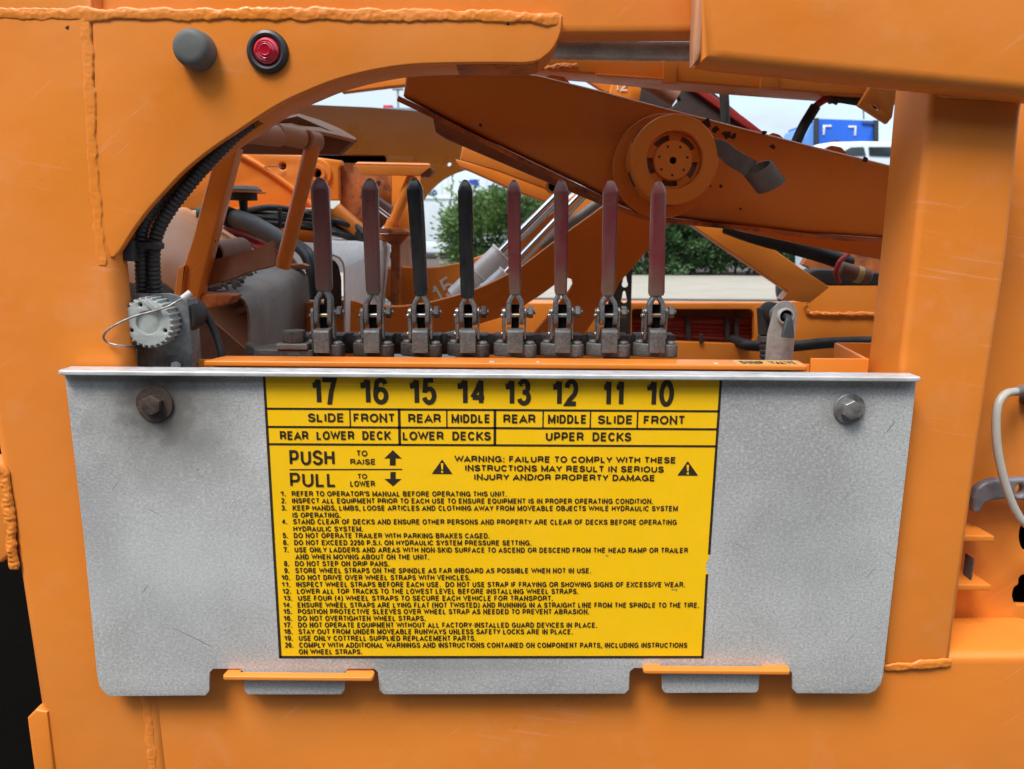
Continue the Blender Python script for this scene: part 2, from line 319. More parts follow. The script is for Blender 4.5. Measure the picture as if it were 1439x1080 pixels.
def sweep(path, prof, scale_fn=None, caps=True, up=None):
    """sweep a closed profile [(a,b)] along a 3-D path; up fixes the b direction"""
    bm = bmesh.new(); n = len(path); rings = []
    T = [(path[min(i+1, n-1)]-path[max(i-1, 0)]).normalized() for i in range(n)]
    ref = Vector(up) if up else (Vector((0, 1, 0)) if abs(T[0].y) < 0.9 else Vector((1, 0, 0)))
    a = T[0].cross(ref).normalized(); b = T[0].cross(a).normalized()
    for i in range(n):
        if up:
            a = T[i].cross(ref).normalized(); b = a.cross(T[i]).normalized()
        else:
            a = (a-T[i]*a.dot(T[i])).normalized(); b = T[i].cross(a).normalized()
        sx, sy = scale_fn(i/(n-1), i) if scale_fn else (1, 1)
        rings.append([bm.verts.new(path[i]+a*p[0]*sx+b*p[1]*sy) for p in prof])
    k = len(prof)
    for i in range(n-1):
        for j in range(k):
            bm.faces.new((rings[i][j], rings[i][(j+1) % k], rings[i+1][(j+1) % k], rings[i+1][j]))
    if caps:
        bm.faces.new(rings[0][::-1]); bm.faces.new(rings[-1])
    bmesh.ops.recalc_face_normals(bm, faces=bm.faces)
    return bm
def circ(r, n=12): return [(r*math.cos(2*math.pi*i/n), r*math.sin(2*math.pi*i/n)) for i in range(n)]
def tube(name, path, r, m, parent=None, n=12, seg=8, fn=None, label=None, ang=50):
    bm = sweep(cat(path, seg), circ(r, n), fn)
    return link(name, bm_done(bm, dist=1e-7), m, parent, ang, label)
def pxpath(pts): return [P(*p) for p in pts]
def corr(name, path, r, m, parent=None, pitch=0.0048, label=None):
    """corrugated conduit"""
    pts = cat(path, 40); out = [pts[0]]; step = pitch/4; acc = 0
    for i in range(1, len(pts)):
        d = (pts[i]-pts[i-1]).length; s = 0
        while acc+d-s >= step:
            s += step-acc; out.append(pts[i-1].lerp(pts[i], min(1, s/d))); acc = 0
        acc += d-s
    prof = circ(r, 16)
    w = [1.0, 1.0, 0.86, 0.86]
    bm = sweep(out, prof, lambda t, i: (w[i % 4], w[i % 4]))
    return link(name, bm_done(bm, dist=1e-7), m, parent, 30, label)
def cyl(bm, p0, p1, r0, r1=None, n=24, bev=0.0):
    p0 = Vector(p0); p1 = Vector(p1); r1 = r0 if r1 is None else r1
    ax = p1-p0; L = ax.length; rot = ax.to_track_quat('Z', 'Y').to_matrix().to_4x4()
    prof = [(0, 0), (r0-bev, 0), (r0, bev), (r1, L-bev), (r1-bev, L), (0, L)] if bev else [(0, 0), (r0, 0), (r1, L), (0, L)]
    lathe_into(bm, prof, Matrix.Translation(p0) @ rot, n)
def lathe_into(bm, prof, mtx, n=32):
    rings = []
    for (r, z) in prof:
        if r < 1e-7: rings.append([bm.verts.new(mtx @ Vector((0, 0, z)))])
        else: rings.append([bm.verts.new(mtx @ Vector((r*math.cos(2*math.pi*i/n), r*math.sin(2*math.pi*i/n), z))) for i in range(n)])
    for a, b in zip(rings, rings[1:]):
        for i in range(n):
            j = (i+1) % n
            if len(a) == 1 and len(b) > 1: bm.faces.new((a[0], b[i], b[j]))
            elif len(b) == 1 and len(a) > 1: bm.faces.new((a[i], a[j], b[0]))
            elif len(a) > 1: bm.faces.new((a[i], a[j], b[j], b[i]))
def cylo(name, p0, p1, r, m, parent=None, r1=None, n=24, bev=0.0, label=None):
    bm = bmesh.new(); cyl(bm, p0, p1, r, r1, n, bev); return link(name, bm_done(bm, dist=1e-7), m, parent, 35, label)
def lathe(name, prof, loc, axis, m, parent=None, n=40, label=None, ang=35):
    bm = bmesh.new(); rot = Vector(axis).to_track_quat('Z', 'Y').to_matrix().to_4x4()
    lathe_into(bm, prof, Matrix.Translation(loc) @ rot, n)
    return link(name, bm_done(bm, dist=1e-7), m, parent, ang, label)
def hexo(name, p0, p1, r, m, parent=None, label=None, rot0=0.3):
    p0 = Vector(p0); p1 = Vector(p1); ax = p1-p0; L = ax.length
    pr = [(r*math.cos(rot0+i*math.pi/3), r*math.sin(rot0+i*math.pi/3)) for i in range(6)]
    bm = extrude2d([pr], L, min(0.0009, r*0.12), 2)
    bm.transform(Matrix.Translation((p0+p1)/2) @ ax.to_track_quat('Z', 'Y').to_matrix().to_4x4())
    return link(name, bm_done(bm, dist=1e-7), m, parent, 25, label)
def box(name, a, b, m, parent=None, bev=0.0006, label=None, ang=35):
    """axis-aligned box between two corner points"""
    x0, x1 = sorted((a[0], b[0])); y0, y1 = sorted((a[1], b[1])); z0, z1 = sorted((a[2], b[2]))
    bm = extrude2d([[(x0, z0), (x1, z0), (x1, z1), (x0, z1)]], y1-y0, bev, 1)
    bm.transform(Matrix.Translation((0, (y0+y1)/2, 0)) @ XZ)
    return link(name, bm_done(bm), m, parent, ang, label)
def prism_x(name, poly, x0, x1, m, parent=None, bev=0.0004, label=None, r=0):
    """polygon drawn in (y,z), extruded along x"""
    if r: poly = rounded(poly, r)
    bm = extrude2d([poly], abs(x1-x0), bev, 2)
    bm.transform(Matrix.Translation(((x0+x1)/2, 0, 0)) @ YZX)
    return link(name, bm_done(bm), m, parent, 35, label)
def prism_z(name, poly, z0, z1, m, parent=None, bev=0.0004, label=None):
    bm = extrude2d([poly], abs(z1-z0), bev, 2)
    bm.transform(Matrix.Translation((0, 0, (z0+z1)/2)))
    return link(name, bm_done(bm), m, parent, 35, label)
def sheet(name, rows, thick, m, parent=None, ang=40, label=None, sub=0):
    """a bent sheet through a grid of 3-D points, given real thickness"""
    bm = bmesh.new(); V = [[bm.verts.new(p) for p in r] for r in rows]
    for i in range(len(V)-1):
        for j in range(len(V[0])-1):
            bm.faces.new((V[i][j], V[i][j+1], V[i+1][j+1], V[i+1][j]))
    bmesh.ops.recalc_face_normals(bm, faces=bm.faces)
    bmesh.ops.solidify(bm, geom=bm.faces[:], thickness=thick)
    return link(name, bm_done(bm, dist=1e-7), m, parent, ang, label)
def weld(name, pts, r, m, parent=None, seed=0, flat=0.6, label=None):
    """lumpy weld bead laid on a plate along px points (px,py,Y): r half width, r*flat height"""
    path = cat(pxpath(pts), 60); cum = [0]
    for i in range(1, len(path)): cum.append(cum[-1]+(path[i]-path[i-1]).length)
    L = cum[-1]; N = max(16, int(L/0.0010)); k = 0; rows = []; W = 12
    sv = Vector((seed*1.7, seed*.9, 0))
    for s_ in range(N+1):
        t = L*s_/N
        while k < len(cum)-2 and cum[k+1] < t: k += 1
        q = path[k].lerp(path[k+1], (t-cum[k])/max(1e-9, cum[k+1]-cum[k]))
        d = (path[k+1]-path[k]).normalized(); side = Vector((-d.z, 0, d.x))
        e = min(1, (s_+.5)/5, (N-s_+.5)/5)**.5
        wl = r*(1+.5*noise.noise(q*70+sv)+.25*noise.noise(q*190+sv))*(.5+.5*e); wr = r*(1+.5*noise.noise(q*70-sv)+.25*noise.noise(q*190-sv))*(.5+.5*e)
        row = []
        for j in range(W+1):
            f = j/W*2-1; off = f*(wr if f > 0 else wl)
            p = q+side*off
            lump = 1+.7*noise.noise(p*90+sv)+.55*noise.noise(p*240+sv)+.35*noise.noise(p*560)+.12*math.sin(s_*1.3+3*f*f)
            skew = noise.noise(q*45+sv*2)*.35
            prof = max(0, 1-(f-skew*(1-f*f))**2)
            h = r*flat*prof*max(.2, lump)*e
            row.append(Vector((p.x, q.y-h+(.0012 if j in (0, W) or s_ in (0, N) else 0), p.z)))
        rows.append(row)
    bm = bmesh.new(); V = [[bm.verts.new(p) for p in rw] for rw in rows]
    for i in range(N):
        for j in range(W): bm.faces.new((V[i][j], V[i][j+1], V[i+1][j+1], V[i+1][j]))
    bm.normal_update()
    if sum(f.normal.y for f in bm.faces) > 0: bmesh.ops.reverse_faces(bm, faces=bm.faces[:])
    me = bpy.data.meshes.new('w'); bm.to_mesh(me); bm.free()
    return link(name, me, m, parent, 180, label)

# ------------------------------------------------------------------ stroke lettering (heavy grotesque capitals)
def arc(cx, cy, rx, ry, a0, a1, n=7):
    return [(cx+rx*math.cos(R(a0+(a1-a0)*i/n)), cy+ry*math.sin(R(a0+(a1-a0)*i/n))) for i in range(n+1)]
G = {
 'A': (722, 12, [[(0, 0), (.5, 1), (1, 0)], [(.2, .25), (.8, .25)]]),
 'B': (722, 62, [[(0, 0), (0, 1), (.55, 1)]+arc(.6, .76, .34, .24, 90, -90)+[(0, .52)], [(.5, .52)]+arc(.64, .26, .36, .26, 90, -90)+[(0, 0)]]),
 'C': (722, 42, [arc(.5, .5, .5, .5, 35, 325, 20)]),
 'D': (722, 62, [[(0, 0), (0, 1), (.45, 1)]+arc(.5, .5, .5, .5, 85, -85, 14)+[(.45, 0), (0, 0)]]),
 'E': (667, 62, [[(1, 1), (0, 1), (0, 0), (1, 0)], [(0, .52), (.92, .52)]]),
 'F': (611, 62, [[(1, 1), (0, 1), (0, 0)], [(0, .5), (.86, .5)]]),
 'G': (778, 40, [arc(.5, .5, .5, .5, 38, 335, 20)+[(1, .46)], [(.52, .46), (1, .46)], [(1, .46), (1, 0)]]),
 'H': (722, 62, [[(0, 0), (0, 1)], [(1, 0), (1, 1)], [(0, .52), (1, .52)]]),
 'I': (278, 64, [[(.5, 0), (.5, 1)]]),
 'J': (556, 24, [[(1, 1), (1, .3)]+arc(.5, .3, .5, .3, 0, -180, 10)+[(0, .36)]]),
 'K': (722, 62, [[(0, 0), (0, 1)], [(0, .32), (.95, 1)], [(.33, .56), (1, 0)]]),
 'L': (611, 62, [[(0, 1), (0, 0), (1, 0)]]),
 'M': (833, 62, [[(0, 0), (0, 1)], [(0, 1), (.5, .05), (1, 1)], [(1, 1), (1, 0)]]),
 'N': (722, 62, [[(0, 0), (0, 1)], [(0, 1), (1, 0)], [(1, 0), (1, 1)]]),
 'O': (778, 40, [arc(.5, .5, .5, .5, 0, 360, 24)]),
 'P': (667, 62, [[(0, 0), (0, 1), (.6, 1)]+arc(.66, .70, .34, .30, 90, -90)+[(0, .40)]]),
 'Q': (778, 40, [arc(.5, .5, .5, .5, 0, 360, 24), [(.55, .28), (1, -.04)]]),
 'R': (722, 62, [[(0, 0), (0, 1), (.6, 1)]+arc(.66, .73, .32, .27, 90, -90)+[(0, .46)], [(.5, .46)]+arc(.62, .18, .32, .28, 80, 0, 5)+[(.98, 0)]]),
 'S': (667, 36, [arc(.5, .74, .46, .26, 12, 190, 10)+[(.14, .6), (.4, .53), (.62, .49), (.86, .41)]+arc(.5, .27, .5, .27, 20, -172, 10)]),
 'T': (611, 20, [[(0, 1), (1, 1)], [(.5, 1), (.5, 0)]]),
 'U': (722, 62, [[(0, 1), (0, .36)]+arc(.5, .36, .5, .36, 180, 360, 14)+[(1, .36), (1, 1)]]),
 'V': (667, 10, [[(0, 1), (.5, 0), (1, 1)]]),
 'W': (944, 6, [[(0, 1), (.25, 0), (.5, 1), (.75, 0), (1, 1)]]),
 'X': (667, 8, [[(0, 0), (1, 1)], [(0, 1), (1, 0)]]),
 'Y': (667, 8, [[(0, 1), (.5, .42), (1, 1)], [(.5, .46), (.5, 0)]]),
 'Z': (611, 24, [[(0, 1), (1, 1), (0, 0), (1, 0)]]),
 '0': (556, 32, [arc(.5, .5, .5, .5, 0, 360, 24)]),
 '1': (520, 66, [[(1, 0), (1, 1)], [(0, .76), (.45, .78), (.8, .9), (.95, 1)]]),
 '2': (556, 28, [arc(.5, .7, .48, .3, 170, -20, 11)+[(.8, .42), (.35, .2), (.08, .0), (1, 0)]]),
 '3': (556, 28, [arc(.48, .76, .44, .24, 165, -80, 10)+[(.36, .53)], [(.36, .53)]+arc(.5, .27, .5, .27, 80, -168, 11)]),
 '4': (556, 22, [[(.74, 0), (.74, 1)], [(.74, 1), (0, .26)], [(0, .26), (1, .26)]]),
 '5': (556, 28, [[(.92, 1), (.17, 1), (.06, .47)], arc(.5, .33, .5, .33, 145, -165, 13)]),
 '6': (556, 30, [arc(.52, .72, .46, .28, 20, 150, 7)+[(.02, .5), (0, .3)], arc(.5, .31, .5, .31, 0, 360, 18)]),
 '7': (556, 28, [[(0, 1), (1, 1), (.62, .5), (.42, 0)]]),
 '8': (556, 28, [arc(.5, .76, .42, .24, 0, 360, 16), arc(.5, .27, .5, .27, 0, 360, 16)]),
 '9': (556, 30, [arc(.48, .28, .46, .28, 200, 330, 7)+[(.98, .5), (1, .7)], arc(.5, .69, .5, .31, 0, 360, 18)]),
 '.': (278, 64, [[(.5, -.11), (.5, .09)]]), ',': (278, 64, [[(.55, .09), (.55, -.12), (.2, -.28)]]),
 ':': (333, 90, [[(.5, -.11), (.5, .09)], [(.5, .55), (.5, .75)]]), "'": (238, 50, [[(.5, 1.1), (.5, .68)]]),
 '-': (333, 40, [[(0, .36), (1, .36)]]), '/': (278, 0, [[(0, -.02), (1, 1.02)]]),
 '(': (390, 30, [[(1, 1.08), (.35, .85), (0, .42), (.35, 0), (1, -.24)]]), ')': (390, 30, [[(0, 1.08), (.65, .85), (1, .42), (.65, 0), (0, -.24)]]),
 '!': (333, 90, [[(.5, .36), (.5, 1.1)], [(.5, -.11), (.5, .1)]]), ' ': (278, 0, []),
 'v': (556, 8, [[(0, .72), (.5, 0), (1, .72)], [(-.14, .72), (.26, .72)], [(.76, .72), (1.14, .72)]]),
 'o': (611, 34, [arc(.5, .36, .5, .36, 0, 360, 20)]),
}
def text_geo(s, t=0.2, kx=1.0):
    """list of quads-strips in em units where the cap height is 1; returns faces as lists of (x,y,layer)"""
    x = 0; faces = []; lay = 0
    for ch in s:
        adv, sb, strokes = G[ch]; adv -= sb*.16; sb *= .92; adv = adv+50 if ch == ' ' else adv; adv *= kx/718; sb *= kx/718
        w = adv-2*sb
        if ch in "I.:,'!": w = max(w, t*1.02)
        for st in strokes:
            th = t
            pts = []
            for (a, b) in st:
                q = (x+sb+th/2+a*(w-th), th/2+b*(1-th))
                if not pts or math.dist(pts[-1], q) > 1e-5: pts.append(q)
            closed = len(pts) > 3 and math.dist(pts[0], pts[-1]) < 1e-4
            if closed: pts = pts[:-1]
            n = len(pts)
            Lp, Rp = [], []
            for i in range(n):
                p = Vector(pts[i])
                pa = Vector(pts[i-1]) if (i > 0 or closed) else None
                pb = Vector(pts[(i+1) % n]) if (i < n-1 or closed) else None
                d0 = (p-pa).normalized() if pa is not None else (pb-p).normalized()
                d1 = (pb-p).normalized() if pb is not None else d0
                n0 = Vector((-d0.y, d0.x)); n1 = Vector((-d1.y, d1.x))
                mm = (n0+n1)
                mm = mm.normalized() if mm.length > 1e-6 else n0
                k = min(1/max(0.2, mm.dot(n0)), 3.2)
                e = d0*0 if not (ch in 'AVWMNKXZ7' and (i in (0, n-1)) and not closed) else (d0*0.12 if i == n-1 else -d1*0.12)
                Lp.append(p+mm*k*th/2+e); Rp.append(p-mm*k*th/2+e)
            def cl(v):
                if ch in ',.:\'/()!-Qvo': return (v.x, v.y)
                return (v.x, min(1, max(0, v.y)))
            for i in range(n if closed else n-1):
                j = (i+1) % n
                faces.append(([cl(Lp[i]), cl(Rp[i]), cl(Rp[j]), cl(Lp[j])], lay % 3))
            lay += 1
        x += adv
    xs = [p[0] for f, _ in faces for p in f]
    return faces, min(xs), max(xs)
def lettering(s, p0, p1, h, m, parent, t=0.2, nrm=Vector((0, -1, 0)), up=Vector((0, 0, 1)), lift=0.0002, name='lettering', label=None, shear=0.0):
    """p0/p1: 3-D base-line points of left and right ink edge; h cap height (m)"""
    faces, x0, x1 = text_geo(s, t)
    kx = 1.0
    for _k in range(4):
        kx *= ((p1-p0).length/h)/(x1-x0); faces, x0, x1 = text_geo(s, t, kx)
    bm = bmesh.new(); d = (p1-p0)/(x1-x0)
    for f, l in faces:
        vs = []
        for (x, y) in f:
            vs.append(bm.verts.new(p0+d*(x-x0)+up*(y*h)+nrm*(lift+0.00002*l)))
        try: bm.faces.new(vs)
        except ValueError: pass
    me = bpy.data.meshes.new('t'); bm.normal_update()
    for f in bm.faces:
        if f.normal.dot(nrm) < 0: f.normal_flip()
    bm.to_mesh(me); bm.free()
    return link(name, me, m, parent, None, label)


# ================================================================== THE SETTING
def ground():
    def slab(name, x0, x1, y0, y1, z, m, label=None):
        bm = bmesh.new(); vs = [bm.verts.new(v) for v in ((x0, y0, z), (x1, y0, z), (x1, y1, z), (x0, y1, z))]
        bm.faces.new(vs); bmesh.ops.subdivide_edges(bm, edges=bm.edges[:], cuts=12, use_grid_fill=True)
        me = bpy.data.meshes.new(name); bm.to_mesh(me); bm.free()
        return struct(link(name, me, m, None, None))
    slab('ground', -600, 600, -300, 900, 0, 'asphalt')
    slab('planting_bed', -60, 90, 27.6, 60, 0.10, 'mulch')
    slab('lawn_verge', -200, 300, 60.1, 400, 0.06, 'mulch')
    # concrete pavement strip with a kerb step
    bx = box('pavement', (-60, 17.5, 0.0), (90, 27.5, 0.13), 'concrete', None, 0.02); struct(bx)
ground()

def bush(px0, px1, pt, pb, Y, n, m, label, sprigs=False, leaf=0.09, zx=1.0):
    root = thing('bush', label, 'bush', 'bushes in the planting bed behind the trailer')
    a = P(px0, pb, Y); b = P(px1, pb, Y); top = P((px0+px1)/2, pt, Y).z
    cx = (a.x+b.x)/2; rx = (b.x-a.x)/2; H = top-0.1; ry = max(rx*0.7, 1.2); rs = random.Random(int(px0)+3)
    bm = bmesh.new()
    clumps = []
    for i in range(int(n/110)):
        u = rs.uniform(0, 2*math.pi); v = rs.uniform(-0.85, 1)
        s = math.sqrt(max(0, 1-v*v*(0.8 if v > 0 else 0.25))); rr = rs.uniform(0.72, 1.0)
        clumps.append((Vector((cx+rx*s*math.cos(u)*rr, Y+ry*s*math.sin(u)*rr, 0.12+H*0.47+H*0.50*v*rr)), rs.uniform(0.16, 0.42)*H*0.45,
                       Vector((math.cos(u)*s, math.sin(u)*s, 0.35+v)).normalized()))
    for c, r, d in clumps:
        for k in range(110):
            o = Vector((rs.gauss(0, 1), rs.gauss(0, 1), rs.gauss(0, 0.6)))*r*0.55
            p = c+o
            if p.z < 0.12: p.z = 0.12+rs.random()*0.1
            dr = (d+o.normalized()*0.9+Vector((rs.uniform(-.5, .5), rs.uniform(-.5, .5), rs.uniform(-.2, .6)))).normalized()
            ln = leaf*rs.uniform(0.8, 2.0); wd = leaf*rs.uniform(0.25, 0.5)
            side = dr.cross(Vector((rs.gauss(0, 1), rs.gauss(0, 1), rs.gauss(0, 1)))).normalized()*wd
            v = [bm.verts.new(p-side*.4), bm.verts.new(p+dr*ln*.5-side), bm.verts.new(p+dr*ln), bm.verts.new(p+dr*ln*.5+side)]
            bm.faces.new(v)
    if sprigs:
        for k in range(60):
            b0 = Vector((cx+rs.uniform(-1.0, .95)*rx, Y+rs.uniform(-.5, .2)*ry, 0.1+H*rs.uniform(.66, .96)))
            dr = Vector((rs.uniform(-1.3, .5), rs.uniform(-.3, .3), rs.uniform(.25, .8))).normalized()
            for j in range(26):
                p = b0+dr*(j*0.035); side = Vector((rs.gauss(0, 1), rs.gauss(0, 1), rs.gauss(0, 1))).normalized()
                v = [bm.verts.new(p), bm.verts.new(p+side*0.10+dr*0.07), bm.verts.new(p+dr*0.12)]
                bm.faces.new(v)
    me = bpy.data.meshes.new('foliage'); bm.to_mesh(me); bm.free()
    link('foliage', me, m, root, None)
    for k in range(3):
        x = cx+(k-1)*rx*0.25
        tube('stem', [Vector((x, Y, 0.05)), Vector((x+(k-1)*rx*.2, Y, H*.35)), Vector((x+(k-1)*rx*.4, Y+.1, H*.7))], 0.05, 'bark', root, 6, 4)
    return root
bush(628, 812, 268, 366, 32.0, 28000, 'leaf', 'feathery light green juniper bush behind the black grips', True, 0.13)
bush(850, 990, 302, 388, 29.0, 20000, 'leaf_dark', 'dark green hedge bush right of the eighth grip', False, 0.12)
bush(965, 1100, 296, 390, 29.6, 18000, 'leaf_dark', 'dark green hedge bush in front of the diagonal brace', False, 0.12)
bush(1060, 1200, 300, 389, 29.2, 16000, 'leaf_dark', 'dark green hedge bush seen right of the diagonal brace', False, 0.12)

def vehicles():
    pt = thing('sky_blocker', 'unseen dark trailer shape added behind the camera to block low sky', 'trailer')  # added dark wall, keeps low sky off the machinery inside
    box('side_panel', (-16, -4.4, 1.0), (16, -3.9, 4.6), 'dark', pt, .02)
    box('chassis', (-15.5, -4.3, .55), (15.5, -4.0, .995), 'dark', pt, .02)
    for x in (-9, -7.6, 10, 11.4): thing_wheel(pt, Vector((x, -4.1, .5)), .5)
    # white box trailer far behind the juniper
    t = thing('box_trailer', 'white box trailer with blue lettering far behind the juniper bush', 'trailer')
    Y = 44.0
    a, b = P(480, 305, Y), P(900, 225, Y)
    box('box_body', (a.x, Y, 1.1), (b.x, Y+2.5, P(700, 205, Y).z), 'white', t, 0.05)
    for px in (620, 629, 683, 720, 760):
        c = P(px, 250, Y); box('seam', (c.x-.03, Y-0.03, 1.2), (c.x+.03, Y-.002, b.z+1.2), 'white', t, 0.005)
    box('side_rail', (a.x, Y-0.06, P(700, 281, Y).z), (b.x, Y-.003, P(700, 276.5, Y).z), 'white', t, 0.01)
    box('skirt', (a.x, Y-0.04, 0.45), (b.x, Y+2.4, 1.08), 'white', t, 0.03)
    lettering('vo', P(600, 275.5, Y-0.05), P(614, 275.5, Y-0.05), 10.5*U(Y), 'navy', t, 0.2, lift=0.004)
    plate('logo', rounded([(658, 253), (671, 252), (674, 262), (660, 258)], 3), Y-.06, 0.02, 'logo_blue', t, 0)
    plate('logo', rounded([(685, 261), (700, 260), (698, 267), (688, 267)], 1), Y-.06, 0.02, 'navy', t, 0)
    for x in (a.x+1.5, a.x+2.7, b.x-2):
        w = thing_wheel(t, Vector((x, Y+.3, 0.5)), 0.5)
    # blue truck
    t = thing('truck', 'bright blue truck cab with white corner marks under the trailer beam', 'truck')
    Y = 15.0
    def bp(n, poly, dy, dep, m, r=0): return plate(n, poly, Y+dy, dep, m, t, 0.01, round_px=r)
    zb = P(1190, 345, Y)
    bp('cab_back', [(1150, 167), (1232, 170), (1231, 345), (1150, 345)], 0, 1.6, 'blue', 2)
    bp('cab_side', [(1147, 172), (1140, 175), (1131, 193), (1128, 345), (1148, 345)], 0.03, 1.4, 'blue2', 1)
    bp('post', [(1146, 166), (1151, 166), (1149, 345), (1144, 345)], -0.06, 0.1, 'rubber')
    bp('post', [(1229, 169), (1235, 169), (1235, 345), (1229, 345)], -0.06, 0.1, 'rubber')
    bp('roof_panel', [(1212, 170), (1232, 171), (1232, 176), (1212, 175)], -0.03, 0.02, 'navy')
    for L in ([(1156.5, 176), (1169, 176), (1169, 178.8), (1160, 178.8), (1159, 190), (1156.3, 190)], [(1192.5, 177), (1204, 177), (1203, 191), (1200.3, 191), (1201, 179.8), (1192.5, 179.8)]):
        bp('corner_mark', L, -0.02, 0.012, 'marker')
    for x in (P(1150, 300, Y).x, P(1225, 300, Y).x): thing_wheel(t, Vector((x, Y+.5, 0.52)), 0.52)
    cylo('aerial', P(1214, 168, Y), P(1213, 152, Y), 0.012, 'dark', t, n=8)
    # white van whose roof shows over the arm
    t = thing('van', 'white vehicle whose roof and dark side windows show below the blue truck', 'van')
    Y = 10.5
    body = [(1140, 212), (1150, 203), (1172, 199.5), (1215, 198.5), (1300, 200), (1420, 204), (1440, 240), (1440, 462), (1162, 462), (1160, 240)]
    plate('van_body', rounded(body, 3), Y, 1.2, 'white', t, 0.05, res=3)
    plate('window', rounded([(1186, 213), (1196, 207.5), (1214, 206.8), (1217, 219), (1180, 219)], 1), Y-.012, 0.02, 'glass', t, 0.002)
    plate('window', rounded([(1221, 206.8), (1262, 207), (1264, 221), (1222, 219)], 1), Y-.012, 0.02, 'glass', t, 0.002)
    plate('roof_vent', rounded([(1168, 200), (1172, 197), (1178, 197.5), (1181, 200)], 1), Y+.1, .1, 'dark', t, 0.004)
    thing_wheel(t, Vector((P(1210, 420, Y).x, Y+.1, .36)), 0.36); thing_wheel(t, Vector((P(1370, 420, Y).x, Y+.1, .36)), 0.36)
    # distant vehicle roof with a red light, and a street lamp
    t = thing('lorry', 'distant dark lorry roof with a red light seen under the arch', 'lorry')
    Y = 50.0
    box('lorry_body', (P(540, 152, Y).x, Y, 0.9), (P(640, 152, Y).x, Y+2.5, P(600, 152, Y).z), mat('slate_roof', (0.12, 0.17, 0.21), 0.5), t, 0.05)
    box('red_light', (P(538, 149, Y).x, Y+.1, P(540, 152, Y).z+.002), (P(551, 149, Y).x, Y+.6, P(540, 147.5, Y).z), mat('red_beacon', (0.6, 0.02, 0.05), 0.4), t, 0.03)
    thing_wheel(t, Vector((P(560, 300, Y).x, Y+.4, 0.5)), 0.5); thing_wheel(t, Vector((P(625, 300, Y).x, Y+.4, 0.5)), 0.5)
    t = thing('street_lamp', 'thin distant lamp post against the sky under the arch', 'street lamp')
    Y = 70.0
    b0 = P(559, 200, Y); tp = P(559, 127, Y); b0.z = 0.0; b0.x = tp.x
    g = mat('lamp_grey', (0.3, 0.33, 0.35), 0.6)
    cylo('pole', b0, tp, 0.1, g, t, n=10); box('lamp_head', tp+Vector((-.45, -.2, 0.002)), tp+Vector((.45, .2, .22)), g, t, 0.03)
def thing_wheel(parent, c, r):
    lathe('wheel', [(0, -.12), (r*.55, -.12), (r*.6, -.1), (r*.95, -.13), (r, -.08), (r, .08), (r*.95, .13), (0, .13)], c, (0, -1, 0), 'rubber', parent, 28)
vehicles()

